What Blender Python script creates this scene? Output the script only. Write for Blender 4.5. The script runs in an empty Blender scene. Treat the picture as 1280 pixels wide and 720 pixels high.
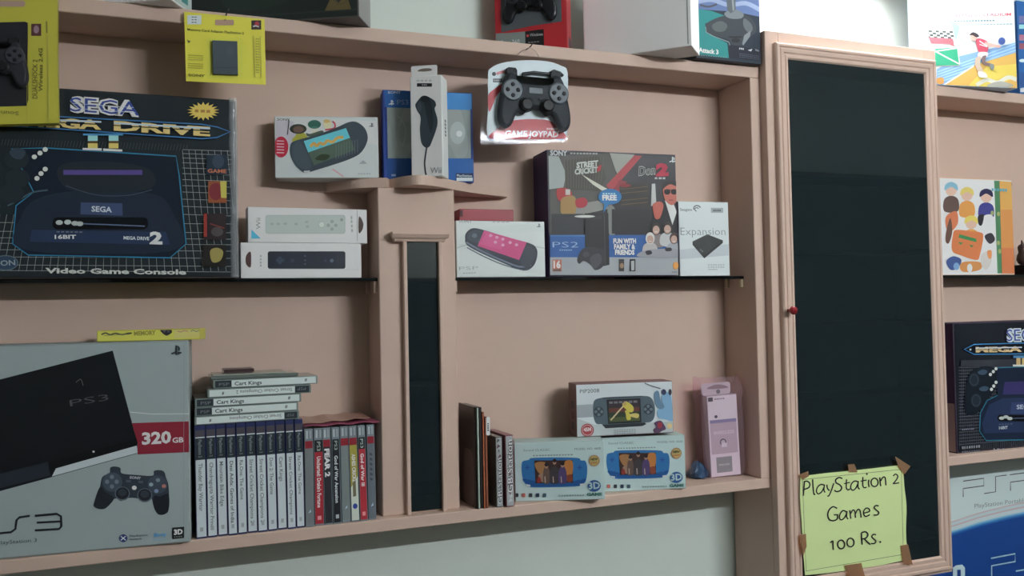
import bpy, bmesh, math, random
from mathutils import Vector, Matrix
random.seed(7)
SC = bpy.context.scene
COL = SC.collection
PI = math.pi
# ------------------------------------------------------------------ camera
FPX = 1100.0
CR = Vector((0.92908003, -0.36932437, -0.02024357))
CU = Vector((0.00902551, -0.03207725, 0.99944464))
CF = Vector((0.36976862, 0.92874677, 0.02646899))
ZC = 1.45
CAM = Vector((0, -1.5779, ZC))
cd = bpy.data.cameras.new('camera')
cam = bpy.data.objects.new('camera', cd)
COL.objects.link(cam)
cd.sensor_width = 36
cd.lens = 36 * FPX / 1280
cd.clip_start = 0.02
M = Matrix((CR, CU, -CF)).transposed().to_4x4()
M.translation = CAM
cam.matrix_world = M
SC.camera = cam
vs = SC.view_settings
vs.view_transform = 'Standard'
vs.look = 'None'
vs.exposure = 0.0
vs.gamma = 1.0
vs.use_curve_mapping = False

def ray(x, y): return CF + CR * ((x - 640) / FPX) - CU * ((y - 360) / FPX)
def onY(x, y, Y):
    d = ray(x, y); return CAM + d * ((Y - CAM.y) / d.y)
def onX(x, y, X):
    d = ray(x, y); return CAM + d * ((X - CAM.x) / d.x)
def onZ(x, y, Z):
    d = ray(x, y); return CAM + d * ((Z - CAM.z) / d.z)
V = Vector

# ------------------------------------------------------------------ main measures (metres)
Z_TL, Z_TU = ZC + .4997, ZC + .5248      # top board
Z_BL, Z_BU = ZC - .3937, ZC - .3719      # bottom board
D_BACK, D_WALL = .119, .140
X_UL, X_UR = 1.1974, 1.2218              # right upright of the left bay

# ------------------------------------------------------------------ materials
KEXP = 0.62
SAT = .90
def s2l(c):
    c /= 255.0
    return c / 12.92 if c <= .04045 else ((c + .055) / 1.055) ** 2.4
MATS = {}
def mat(rgb, rough=.5, k=None, spec=.3, metal=0, coat=0, noise=0, name=None, bump=0):
    """surface whose colour, under the shop light, reads like the sRGB triple"""
    k = KEXP if k is None else k
    key = (tuple(rgb), rough, k, spec, metal, coat, noise, bump)
    if key in MATS: return MATS[key]
    m = bpy.data.materials.new(name or 'surface_%d_%d_%d' % tuple(rgb))
    m.use_nodes = True
    nt = m.node_tree
    b = nt.nodes['Principled BSDF']
    lin = [s2l(c) for c in rgb]; g = .3 * lin[0] + .6 * lin[1] + .1 * lin[2]
    col = [min(.88, (g + (c - g) * SAT) / k) for c in lin] + [1]
    b.inputs['Base Color'].default_value = col
    b.inputs['Roughness'].default_value = rough
    b.inputs['Specular IOR Level'].default_value = spec
    b.inputs['Metallic'].default_value = metal
    b.inputs['Coat Weight'].default_value = coat
    b.inputs['Coat Roughness'].default_value = .12
    if noise or bump:
        tc = nt.nodes.new('ShaderNodeTexCoord')
        n = nt.nodes.new('ShaderNodeTexNoise'); n.inputs['Scale'].default_value = 22
        n.inputs['Detail'].default_value = 6
        nt.links.new(tc.outputs['Object'], n.inputs['Vector'])
        if noise:
            mx = nt.nodes.new('ShaderNodeMix'); mx.data_type = 'RGBA'
            mx.inputs['A'].default_value = [c * (1 - noise) for c in col[:3]] + [1]
            mx.inputs['B'].default_value = [min(.9, c * (1 + noise)) for c in col[:3]] + [1]
            nt.links.new(n.outputs['Fac'], mx.inputs['Factor'])
            nt.links.new(mx.outputs['Result'], b.inputs['Base Color'])
        if bump:
            n2 = nt.nodes.new('ShaderNodeTexNoise'); n2.inputs['Scale'].default_value = 90
            nt.links.new(tc.outputs['Object'], n2.inputs['Vector'])
            bp = nt.nodes.new('ShaderNodeBump'); bp.inputs['Strength'].default_value = bump
            bp.inputs['Distance'].default_value = .002
            nt.links.new(n2.outputs['Fac'], bp.inputs['Height'])
            nt.links.new(bp.outputs['Normal'], b.inputs['Normal'])
    MATS[key] = m
    return m
def clear(name, tint=(1, 1, 1), mixf=.2, rough=.1, haze=False):
    """thin clear plastic film: mostly transparent with a glossy face"""
    if name in MATS: return MATS[name]
    m = bpy.data.materials.new(name); m.use_nodes = True
    nt = m.node_tree; nt.nodes.clear()
    out = nt.nodes.new('ShaderNodeOutputMaterial')
    tr = nt.nodes.new('ShaderNodeBsdfTransparent'); tr.inputs['Color'].default_value = (*tint, 1)
    pb = nt.nodes.new('ShaderNodeBsdfPrincipled' if haze else 'ShaderNodeBsdfGlossy')
    pb.inputs['Base Color' if haze else 'Color'].default_value = (*[min(.9, t * .9) for t in tint], 1)
    pb.inputs['Roughness'].default_value = rough
    mx = nt.nodes.new('ShaderNodeMixShader'); mx.inputs[0].default_value = mixf
    nt.links.new(tr.outputs[0], mx.inputs[1]); nt.links.new(pb.outputs[0], mx.inputs[2])
    nt.links.new(mx.outputs[0], out.inputs[0])
    MATS[name] = m
    return m
def emit(name, rgb, strength):
    m = bpy.data.materials.new(name); m.use_nodes = True
    b = m.node_tree.nodes['Principled BSDF']
    b.inputs['Base Color'].default_value = (.9, .9, .9, 1)
    b.inputs['Emission Color'].default_value = (*rgb, 1)
    b.inputs['Emission Strength'].default_value = strength
    return m

PINK = mat((174, 150, 136), .55, noise=.035, bump=.08, name='pink_paint')
WALLM = mat((178, 188, 182), .85, noise=.02, bump=.15, name='wall_paint')
BLACKGLASS = mat((22, 31, 34), .02, spec=.9, name='dark_glass')
FILM = clear('clear_film', (1, 1, 1), .012, .05)
BLIST = clear('blister_film', (.98, .99, 1), .004, .05)

# ------------------------------------------------------------------ mesh builder
class MB:
    def __init__(s): s.v = []; s.f = []; s.mi = []; s.mats = []; s.sm = []
    def mid(s, m):
        if m not in s.mats: s.mats.append(m)
        return s.mats.index(m)
    def poly(s, pts, m, smooth=False):
        i = len(s.v); s.v += [V(p) for p in pts]
        s.f.append(list(range(i, i + len(pts)))); s.mi.append(s.mid(m)); s.sm.append(smooth)
    def add(s, vs_, fs, m, smooth=False):
        i = len(s.v); s.v += [V(p) for p in vs_]
        k = s.mid(m)
        for f in fs: s.f.append([i + j for j in f]); s.mi.append(k); s.sm.append(smooth)
    def addbm(s, bm, m, smooth=False):
        bm.verts.index_update()
        s.add([v.co.copy() for v in bm.verts], [[v.index for v in f.verts] for f in bm.faces], m, smooth)
        bm.free()
    def hexa(s, c, m, bevel=0, seg=1):
        """c: 8 corners, bottom ring 0-3 then top ring 4-7"""
        bm = bmesh.new(); vv = [bm.verts.new(p) for p in c]
        for f in ((3, 2, 1, 0), (4, 5, 6, 7), (0, 1, 5, 4), (1, 2, 6, 5), (2, 3, 7, 6), (3, 0, 4, 7)):
            bm.faces.new([vv[i] for i in f])
        bmesh.ops.recalc_face_normals(bm, faces=bm.faces[:])
        if bevel:
            bmesh.ops.bevel(bm, geom=bm.edges[:], offset=bevel, segments=seg, affect='EDGES', profile=.5)
        s.addbm(bm, m)
    def box(s, x0, x1, y0, y1, z0, z1, m, bevel=0, seg=1):
        s.hexa([(x0, y0, z0), (x1, y0, z0), (x1, y1, z0), (x0, y1, z0),
                (x0, y0, z1), (x1, y0, z1), (x1, y1, z1), (x0, y1, z1)], m, bevel, seg)
    def tube(s, pts, r, m, n=6, caps=True):
        pts = [V(p) for p in pts]; rings = []
        for i, p in enumerate(pts):
            d = (pts[min(i + 1, len(pts) - 1)] - pts[max(i - 1, 0)]).normalized()
            a = d.orthogonal().normalized(); b = d.cross(a)
            if rings:
                pa = rings[-1][0] - pts[i - 1]; pa = pa - d * pa.dot(d)
                if pa.length > 1e-9: a = pa.normalized(); b = d.cross(a)
            rings.append([p + (a * math.cos(t) + b * math.sin(t)) * r for t in [2 * PI * k / n for k in range(n)]])
        vv = [q for rg in rings for q in rg]; fs = []
        for i in range(len(pts) - 1):
            for k in range(n):
                fs.append([i * n + k, i * n + (k + 1) % n, (i + 1) * n + (k + 1) % n, (i + 1) * n + k])
        if caps: fs += [list(range(n))[::-1], [(len(pts) - 1) * n + k for k in range(n)]]
        s.add(vv, fs, m, True)
    def loft(s, rings, m, smooth=True, cap0=True, cap1=True):
        n = len(rings[0]); vv = [q for r in rings for q in r]; fs = []
        for i in range(len(rings) - 1):
            for k in range(n):
                fs.append([i * n + k, i * n + (k + 1) % n, (i + 1) * n + (k + 1) % n, (i + 1) * n + k])
        s.add(vv, fs, m, smooth)
        if cap0: s.poly(rings[0][::-1], m)
        if cap1: s.poly(rings[-1], m)
    def build(s, name, parent=None, label=None):
        me = bpy.data.meshes.new(name)
        off = parent_world(parent) if parent else V((0, 0, 0))
        me.from_pydata([v - off for v in s.v], [], s.f)
        for m in s.mats: me.materials.append(m)
        me.polygons.foreach_set('material_index', s.mi)
        me.polygons.foreach_set('use_smooth', s.sm)
        me.update()
        o = bpy.data.objects.new(name, me); COL.objects.link(o)
        if parent: o.parent = parent
        if label: o['label'] = label
        return o
def parent_world(o):
    p = V((0, 0, 0))
    while o: p += o.location; o = o.parent
    return p
def thing(name, label, cat, loc, group=None, kind=None):
    o = bpy.data.objects.new(name, None); COL.objects.link(o)
    o.location = V(loc); o.empty_display_size = .02
    o['label'] = label; o['category'] = cat
    if group: o['group'] = group
    if kind: o['kind'] = kind
    return o
def recenter(o):
    """move the object's own origin to its base"""
    me = o.data
    xs = [v.co for v in me.vertices]
    c = V(((min(v.x for v in xs) + max(v.x for v in xs)) / 2, (min(v.y for v in xs) + max(v.y for v in xs)) / 2, min(v.z for v in xs)))
    me.transform(Matrix.Translation(-c)); o.location += c
def solo(mb, name, label, cat, group=None, kind=None):
    o = mb.build(name); recenter(o)
    if label: o['label'] = label
    if cat: o['category'] = cat
    if group: o['group'] = group
    if kind: o['kind'] = kind
    return o

# ------------------------------------------------------------------ curves in 2D
def smooth(pts, n=6, closed=True):
    out = []; L = len(pts)
    rng = range(L) if closed else range(L - 1)
    for i in rng:
        if closed: p0, p1, p2, p3 = pts[i - 1], pts[i], pts[(i + 1) % L], pts[(i + 2) % L]
        else: p0, p1, p2, p3 = pts[max(i - 1, 0)], pts[i], pts[i + 1], pts[min(i + 2, L - 1)]
        for k in range(n):
            t = k / n
            out.append(tuple(.5 * (2 * p1[j] + (p2[j] - p0[j]) * t + (2 * p0[j] - 5 * p1[j] + 4 * p2[j] - p3[j]) * t * t
                                   + (3 * p1[j] - p0[j] - 3 * p2[j] + p3[j]) * t ** 3) for j in (0, 1)))
    if not closed: out.append(tuple(pts[-1]))
    return out
def ell(cx, cy, rx, ry, n=20, a0=0, a1=2 * PI):
    return [(cx + rx * math.cos(a0 + (a1 - a0) * k / n), cy + ry * math.sin(a0 + (a1 - a0) * k / n)) for k in range(n)]
def rrect(x0, y0, x1, y1, r, n=4):
    o = []
    for cx, cy, a in ((x1 - r, y0 + r, -PI / 2), (x1 - r, y1 - r, 0), (x0 + r, y1 - r, PI / 2), (x0 + r, y0 + r, PI)):
        o += [(cx + r * math.cos(a + PI / 2 * k / n), cy + r * math.sin(a + PI / 2 * k / n)) for k in range(n + 1)]
    return o
def inset(pts, d):
    """offset a closed outline inwards by d"""
    L = len(pts); A = sum(pts[i - 1][0] * pts[i][1] - pts[i][0] * pts[i - 1][1] for i in range(L))
    sg = 1 if A > 0 else -1; out = []
    for i in range(L):
        ax, ay = pts[i - 1]; bx, by = pts[(i + 1) % L]
        tx, ty = bx - ax, by - ay; l = math.hypot(tx, ty) or 1
        out.append((pts[i][0] - ty / l * d * sg, pts[i][1] + tx / l * d * sg))
    return out

_TXT = {}
def text_mesh(s, bold):
    key = (s, bold)
    if key not in _TXT:
        cu = bpy.data.curves.new('t', 'FONT'); cu.body = s; cu.resolution_u = 2; cu.offset = bold
        ob = bpy.data.objects.new('t', cu); me = ob.to_mesh()
        _TXT[key] = ([v.co.copy() for v in me.vertices], [list(p.vertices) for p in me.polygons])
        ob.to_mesh_clear(); bpy.data.objects.remove(ob); bpy.data.curves.remove(cu)
    return _TXT[key]

class Face:
    """a flat face in the place: origin o, unit axes u (right) and v (up); printing lies on it"""
    def __init__(s, o, u, v):
        s.o = V(o); s.u = V(u).normalized(); s.v = V(v).normalized(); s.n = s.u.cross(s.v)
    def P(s, a, b, h=0): return s.o + s.u * a + s.v * b + s.n * h
    def uv(s, x, y):
        d = ray(x, y); t = (s.o - CAM).dot(s.n) / d.dot(s.n); q = CAM + d * t - s.o
        return (q.dot(s.u), q.dot(s.v))
class Art:
    def __init__(s, face, mb, ox=0, oy=0, sc=1.0, h=.0003, K=None, rough=.4, uvmode=False):
        s.f = face; s.mb = mb; s.ox = ox; s.oy = oy; s.sc = sc; s.h = h; s.K = (K or KEXP) * 1.16; s.rough = rough; s.uvm = uvmode; s.free = False
    def at(s, ox, oy, sc): s.ox, s.oy, s.sc = ox, oy, sc; return s
    def c(s, p): return p if s.uvm else s.f.uv(s.ox + p[0] / s.sc, s.oy + p[1] / s.sc)
    def m(s, m): return mat(m, s.rough, s.K) if isinstance(m, tuple) else m
    def up(s): s.h += .00003
    def cl(s, q):
        W = getattr(s.f, 'W', None)
        if W is None or s.free: return q
        return [(min(max(a, .0012), W - .0012), min(max(b, .0012), s.f.H - .0012)) for a, b in q]
    def uvpoly(s, q, m):
        q = s.cl(q); s.up(); s.mb.poly([s.f.P(a, b, s.h) for a, b in q], s.m(m))
    def poly(s, pts, m): s.uvpoly([s.c(p) for p in pts], m)
    def rect(s, x0, y0, x1, y1, m): s.poly([(x0, y0), (x1, y0), (x1, y1), (x0, y1)], m)
    def blob(s, pts, m, n=5): s.poly(smooth(pts, n), m)
    def ell(s, cx, cy, rx, ry, m, n=20): s.poly(ell(cx, cy, rx, ry, n), m)
    def ring(s, cx, cy, rx, ry, w, m, n=24, a0=0, a1=2 * PI):
        s.line([(cx + rx * math.cos(a0 + (a1 - a0) * k / n), cy + ry * math.sin(a0 + (a1 - a0) * k / n)) for k in range(n + 1)], w, m)
    def line(s, pts, w, m, closed=False):
        if closed: pts = list(pts) + [pts[0]]
        s.up(); L = len(pts); l, r = [], []
        for i in range(L):
            a = pts[max(i - 1, 0)]; b = pts[min(i + 1, L - 1)]
            if closed and i in (0, L - 1): a, b = pts[-2], pts[1]
            tx, ty = b[0] - a[0], b[1] - a[1]; q = math.hypot(tx, ty) or 1
            nx, ny = -ty / q * w / 2, tx / q * w / 2
            l.append((pts[i][0] + nx, pts[i][1] + ny)); r.append((pts[i][0] - nx, pts[i][1] - ny))
        vv = [s.f.P(a, b, s.h) for a, b in s.cl([s.c(p) for p in l + r])]
        s.mb.add(vv, [[i, i + 1, L + i + 1, L + i] for i in range(L - 1)], s.m(m))
    def stroke(s, pts, w, m, n=5): s.line(smooth(pts, n, False), w, m)
    def text(s, t, a, b, hpx, m, bold=0.0, slant=0.0, fit=True):
        """baseline from a to b (same units as the rest), capital height hpx"""
        A, B = V(s.c(a)), V(s.c(b)); d = B - A; L = d.length
        e = d / L; p = V((-e.y, e.x))
        H = (V(s.c((a[0], a[1] - hpx))) - A).length
        vv, ff = text_mesh(t, bold)
        if not vv: return
        x0 = min(q.x for q in vv); x1 = max(q.x for q in vv)
        kx = L / (x1 - x0); ky = H / .69
        s.up()
        s.mb.add([s.f.P(*(A + e * ((q.x - x0) * kx + q.y * ky * slant) + p * q.y * ky), s.h) for q in vv], ff, s.m(m))
    def scribble(s, x0, y0, x1, y1, m, n=6, w=None):
        """a row of tiny unreadable print"""
        w = w or abs(y1 - y0) * .5
        for k in range(n):
            a = k / n; b = (k + .6 + .2 * random.random()) / n
            s.line([(x0 + (x1 - x0) * a, y0 + (y1 - y0) * a), (x0 + (x1 - x0) * b, y0 + (y1 - y0) * b)], w, m)

def ps_logo(A, cx, cy, k, m):
    A.poly([(cx - .15 * k, cy - k), (cx + .15 * k, cy - .9 * k), (cx + .15 * k, cy + .75 * k), (cx - .15 * k, cy + .65 * k)], m)
    A.blob([(cx + .15 * k, cy - .95 * k), (cx + .6 * k, cy - .6 * k), (cx + .6 * k, cy - .1 * k), (cx + .3 * k, cy - .05 * k), (cx + .3 * k, cy - .5 * k)], m)
    A.poly([(cx - .2 * k, cy + .1 * k), (cx - .95 * k, cy + .4 * k), (cx - .8 * k, cy + .65 * k), (cx - .2 * k, cy + .45 * k)], m)
    A.poly([(cx + .2 * k, cy + .15 * k), (cx + .9 * k, cy + .2 * k), (cx + .95 * k, cy + .4 * k), (cx + .2 * k, cy + .68 * k)], m)

def pad_outline(cx, cy, w, rot=0.0):
    """outline of a two-handled gamepad, w wide"""
    p = [(-.40, -.30), (-.34, -.36), (-.24, -.34), (-.20, -.27), (0, -.25), (.20, -.27), (.24, -.34), (.34, -.36), (.40, -.30), (.44, -.18),
         (.50, .12), (.49, .28), (.42, .36), (.33, .32), (.25, .16), (.16, .17), (.08, .10), (-.08, .10), (-.16, .17), (-.25, .16),
         (-.33, .32), (-.42, .36), (-.49, .28), (-.50, .12), (-.44, -.18)]
    c, s_ = math.cos(rot), math.sin(rot)
    return [(cx + (x * c - y * s_) * w, cy + (x * s_ + y * c) * w) for x, y in p]
def pad_art(A, cx, cy, w, body=(36, 43, 52), hi=(70, 80, 92), dk=(14, 17, 22), rot=0.0):
    c, s_ = math.cos(rot), math.sin(rot)
    T = lambda x, y: (cx + (x * c - y * s_) * w, cy + (x * s_ + y * c) * w)
    A.blob(pad_outline(cx, cy, w, rot), body, 3)
    for sx in (-1, 1):
        A.ell(*T(sx * .31, -.12), .125 * w, .12 * w, hi)
        A.ell(*T(sx * .145, .06), .085 * w, .08 * w, dk); A.ell(*T(sx * .145, .045), .055 * w, .05 * w, hi)
        for dx, dy in ((0, -.07), (0, .07), (-.07, 0), (.07, 0)):
            A.ell(*T(sx * .31 + dx, -.12 + dy), .026 * w, .026 * w, dk)
    A.rect(*T(-.06, -.13), *T(.06, -.09), hi)
    A.ell(*T(0, -.02), .022 * w, .022 * w, (150, 160, 165))

def handheld_art(A, pts, scr, body, scrm, edge=None):
    """wide handheld console: outline through pts and a screen quad"""
    A.blob(pts, body, 5)
    A.poly(scr, scrm)

def carton(name, label, cat, BL, BR, TL, zb, depth, Yl, Yr, body, group=None, bevel=.0012, K=None, H=None, parts=None):
    """an upright carton standing at zb; its lower front corners stand at depths Yl and Yr"""
    a = onY(*BL, Yl); b = onY(*BR, Yr); a.z = b.z = zb
    u = (b - a); W = u.length; u.normalize(); v = V((0, 0, 1))
    if H is None: H = onY(*TL, Yl).z - zb
    f = Face(a, u, v); back = -f.n * depth
    t = thing(name, label, cat, a + u * W / 2 + back / 2, group)
    mb = MB(); bm_ = body if not isinstance(body, tuple) else mat(body, .5, K)
    c = [a, a + u * W, a + u * W + back, a + back]
    mb.hexa(c + [p + v * H for p in c], bm_, bevel, 2)
    mb.build('carton', t)
    f.W, f.H, f.d = W, H, depth
    return t, f
def panel(t, f, base, K=None, rough=.4, name='front_panel', m=.0012):
    """printed sheet on the face; returns mesh builder and Art in photo pixels"""
    mb = MB(); A = Art(f, mb, K=K, rough=rough)
    bm_ = mat(base, rough, A.K) if isinstance(base, tuple) else base
    A.uvpoly([(m, m), (f.W - m, m), (f.W - m, f.H - m), (m, f.H - m)], bm_)
    return mb, A
def side_face(f, left=True):
    """the carton's side face"""
    if left:
        g = Face(f.o - f.n * f.d, f.n, f.v); g.W = f.d; g.H = f.H
    else:
        g = Face(f.o + f.u * f.W, -f.n, f.v); g.W = f.d; g.H = f.H
    return g

# ================================================================== the room
RX0, RX1, RY0, RZ1 = -1.7, 4.6, -2.75, 2.85
def slab(name, *b, m=WALLM, kind='structure'):
    mb = MB(); mb.box(*b, m); o = mb.build(name); recenter(o); o['kind'] = kind; return o
slab('wall_back', RX0, RX1, D_WALL, D_WALL + .1, 0, RZ1)
slab('wall_front', RX0, RX1, RY0 - .1, RY0, 0, RZ1, m=mat((158, 164, 160), .85))
slab('wall_left', RX0 - .1, RX0, RY0, D_WALL, 0, RZ1, m=mat((160, 160, 156), .85))
slab('wall_right', RX1, RX1 + .1, RY0, D_WALL, 0, RZ1)
slab('floor', RX0, RX1, RY0, D_WALL, -.1, 0, m=mat((84, 80, 76), .4, noise=.1))
slab('ceiling', RX0, RX1, RY0, D_WALL, RZ1, RZ1 + .1, m=mat((150, 154, 150), .9))

# unseen dark cupboards added opposite to darken the mirror and door reflections
CUPM = mat((48, 36, 30), .5)
def cupboard(label, x0, x1, y1, z1):
    t = thing('reflected_cupboard', label, 'cupboard', ((x0 + x1) / 2, (RY0 + y1) / 2, 0))
    mb = MB()
    for a in ((x0, x0 + .02, RY0 + .01, y1, 0, z1), (x1 - .02, x1, RY0 + .01, y1, 0, z1), (x0 + .02, x1 - .02, RY0 + .01, RY0 + .03, 0, z1)):
        mb.box(*a, CUPM)
    mb.build('carcass', t)
    n = int(z1 / .42)
    for k in range(n + 1):
        z = .06 + (z1 - .085) * k / n
        mb = MB(); mb.box(x0 + .02, x1 - .02, RY0 + .03, y1, z, z + .022, CUPM); mb.build('shelf_board', t)
cupboard('dark brown open cupboard added against the shop front wall for the mirror reflection', -.2, 1.9, -2.42, 1.62)
cupboard('tall dark brown open cupboard added at the right front wall for the door reflection', 2.2, 4.3, -2.42, 2.2)

# ================================================================== left shelf bay
X_L = -.95
bay = thing('wall_shelf', 'pink painted wall shelf bay with a mirrored post between its two glass shelves', 'shelf', (.35, .06, Z_BL))
def part(parent, name, *b, m=PINK, bevel=.0015, label=None):
    mb = MB(); mb.box(*b, m, bevel, 1); return mb.build(name, parent, label)
part(bay, 'top_board', X_L, X_UR, 0, D_BACK, Z_TL, Z_TU)
part(bay, 'bottom_board', X_L, X_UR, 0, D_BACK, Z_BL, Z_BU)
part(bay, 'side_board', X_UL, X_UR, 0, D_BACK, Z_BU, Z_TL)
part(bay, 'side_board', X_L, X_L + .024, 0, D_BACK, Z_BU, Z_TL)
part(bay, 'back_panel', X_L, X_UR, D_BACK, D_WALL, Z_BL, Z_TU)
# post with the mirror
PX0, PX1, PY = .3735, .522, .0235
Z_CS1, Z_CS0 = ZC + .2529, ZC + .2352
post = part(bay, 'mirror_post', PX0, PX1, PY, D_BACK, Z_BU, Z_CS0, label='square pink post carrying a tall mirror strip')
mz0, mz1 = onY(510, 642.5, PY).z, onY(528, 302, PY - .012).z
mx0, mx1 = onY(508, 400, PY).x, onY(547.5, 400, PY).x
part(post, 'mirror', mx0, mx1, PY - .004, PY, Z_BU + .004, mz1, m=BLACKGLASS, bevel=.0005, label='dark mirror strip')
part(post, 'mirror_frame', mx0 - .007, mx0, PY - .013, PY, Z_BU, mz1, bevel=.001)
part(post, 'mirror_frame', mx1, mx1 + .007, PY - .013, PY, Z_BU, mz1, bevel=.001)
mb = MB()   # little cornice over the mirror
cx0, cx1 = onY(490, 297, PY - .02).x, onY(561, 297, PY - .02).x
prof = [(0, 0), (.014, 0), (.016, .004), (.020, .007), (.024, .013), (.024, .017), (0, .017)]
mb.loft([[(cx0 + (.006 if b < .006 else 0), PY - a, mz1 + b) for a, b in prof], [(cx1 - (.006 if b < .006 else 0), PY - a, mz1 + b) for a, b in prof]], PINK, False)
mb.build('cornice', post)
# shelf pegs
GZ1, GZ0 = ZC + .0677, ZC + .0612
for x0, x1 in ((PX0 - .007, PX0), (PX1, PX1 + .007)):
    for y0 in (.036, .095):
        part(bay, 'shelf_peg', x0, x1, y0, y0 + .012, GZ0 - .022, GZ0, bevel=.001)
for y0 in (.042, .095):
    part(bay, 'shelf_peg', X_UL - .006, X_UL, y0, y0 + .010, GZ0 - .018, GZ0, m=mat((205, 180, 150), .4), bevel=.001)
NAILM = mat((40, 40, 42), .35, metal=.6)
def nail(x, y):
    p = onY(x, y, 0); mb = MB()
    mb.tube([(p.x, .004, p.z), (p.x + .001, -.020, p.z + .001), (p.x + .004, -.024, p.z + .007)], .0011, NAILM)
    mb.build('nail', bay, 'bent steel nail in the top board edge'); return V((p.x, -.016, p.z))
nail_joy = nail(658, 62); nail_card = nail(281.5, 22); nail_ds = nail(12, -2)
# glass shelves
GLASSM = mat((10, 16, 18), .04, spec=.7)
def glass(label, x0, x1, y0):
    mb = MB(); mb.box(x0, x1, y0, D_BACK - .0005, GZ0 + .0002, GZ1, GLASSM, .0006, 1)
    return solo(mb, 'glass_shelf', label, 'glass shelf')
glass('dark glass shelf under the big black console box and white remote boxes', X_L + .0245, PX0 - .0005, .034)
glass('dark glass shelf between the mirrored post and right upright', PX1 + .0005, X_UL - .0005, .040)

# curved shelf on the post
pts = [(.262, D_BACK - .0005)]
pl = lambda x, y: tuple(onZ(x, y, Z_CS1).xy)
L1 = [pl(392, 230), pl(408.5, 228.5), pl(439, 223.9), pl(463, 222.6), pl(483, 222)]
L2 = [pl(487, 224), pl(503, 220.6), pl(520, 218.8), pl(538, 219.9), pl(555, 222.8), pl(572, 226.5), pl(600, 231.2), pl(620, 233.9), pl(634, 235.2)]
outl = [(.262, D_BACK - .0005)] + [(x, min(y, D_BACK - .004)) for x, y in smooth(L1, 5, False)] + smooth(L2, 6, False)
outl.append((outl[-1][0] + .004, D_BACK - .0005))
mb = MB()
mb.loft([[(x, y, Z_CS0) for x, y in outl], [(x, y, Z_CS1) for x, y in outl]], PINK, False)
solo(mb, 'curved_shelf', 'wavy edged pink bracket shelf on top of the mirrored post', 'shelf')

# ================================================================== right shelf bay
X_R0, X_R1 = 1.7165, 2.75
bay2 = thing('wall_shelf', 'pink painted wall shelf bay to the right of the dark glass door', 'shelf', (2.2, .06, Z_BL))
part(bay2, 'top_board', X_R0, X_R1, 0, D_BACK, Z_TL, Z_TU)
part(bay2, 'bottom_board', X_R0, X_R1, 0, D_BACK, Z_BL + .003, Z_BU + .003)
part(bay2, 'side_board', X_R1 - .024, X_R1, 0, D_BACK, Z_BU + .003, Z_TL)
part(bay2, 'side_board', X_R0, X_R0 + .022, 0, D_BACK, Z_BU + .003, Z_TL)
part(bay2, 'back_panel', X_R0, X_R1, D_BACK, D_WALL, Z_BL + .003, Z_TU)
glass('dark glass shelf carrying the comic artwork carton', X_R0 + .0225, X_R1 - .0245, .045)

# ================================================================== tall cabinet with the dark glass door
CX0, CX1, CZ0, CZ1, CY = X_UR + .0005, 1.7160, ZC - .631, ZC + .600, -.022
cab = thing('cabinet', 'tall pink cabinet with a framed dark glass door and a paper sign', 'cabinet', ((CX0 + CX1) / 2, .05, CZ0))
part(cab, 'side_panel', CX0, CX0 + .02, CY + .018, D_WALL - .0050, CZ0, CZ1)
part(cab, 'side_panel', CX1 - .02, CX1, CY + .018, D_WALL - .0050, CZ0, CZ1)
part(cab, 'top_panel', CX0 + .02, CX1 - .02, CY + .018, D_WALL - .0050, CZ1 - .02, CZ1)
part(cab, 'bottom_panel', CX0 + .02, CX1 - .02, CY + .018, D_WALL - .0050, CZ0, CZ0 + .02)
mb = MB()
for a in ((CX0, CX0 + .035, CZ0, CZ1), (CX1 - .035, CX1, CZ0, CZ1), (CX0 + .035, CX1 - .035, CZ1 - .045, CZ1), (CX0 + .035, CX1 - .035, CZ0, CZ0 + .045)):
    mb.box(a[0], a[1], CY, CY + .018, a[2], a[3], PINK, .001)
mb.build('face_frame', cab)
DX0, DX1, DZ0, DZ1, DY = 1.2425, 1.7050, ZC - .621, ZC + .5725, -.0352
door = MB()
prof = [(0, .0125), (0, .003), (.0025, 0), (.0075, 0), (.009, .003), (.0115, .003), (.013, .001), (.020, .001), (.022, .004), (.025, .004), (.0265, .002), (.031, .002), (.034, .006), (.034, .0115)]
rings = []
for d, h in prof:
    rings.append([(DX0 + d, DY + h, DZ0 + d), (DX1 - d, DY + h, DZ0 + d), (DX1 - d, DY + h, DZ1 - d), (DX0 + d, DY + h, DZ1 - d)])
n = 4; vv = [p for r in rings for p in r]; fs = []
for i in range(len(rings)):
    j = (i + 1) % len(rings)
    for k in range(4): fs.append([i * 4 + k, i * 4 + (k + 1) % 4, j * 4 + (k + 1) % 4, j * 4 + k])
door.add(vv, fs, PINK)
door_o = door.build('door', cab, 'moulded pink door frame')
part(door_o, 'glass_pane', DX0 + .0335, DX1 - .0335, DY + .007, DY + .0105, DZ0 + .0335, DZ1 - .0335, m=BLACKGLASS, bevel=0, label='dark glass pane')
p = onY(990, 388, DY - .012); mb = MB(); KR = mat((112, 20, 30), .18, coat=.6); rg = []
for h, r in ((0, .004), (.006, .004), (.010, .0065), (.014, .009), (.018, .0095), (.022, .0075), (.024, .003)):
    rg.append([(p.x + r * math.cos(2 * PI * k / 16), DY - h, p.z + r * math.sin(2 * PI * k / 16)) for k in range(16)])
mb.loft(rg, KR); mb.build('knob', door_o, 'round dark red knob')

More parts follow.
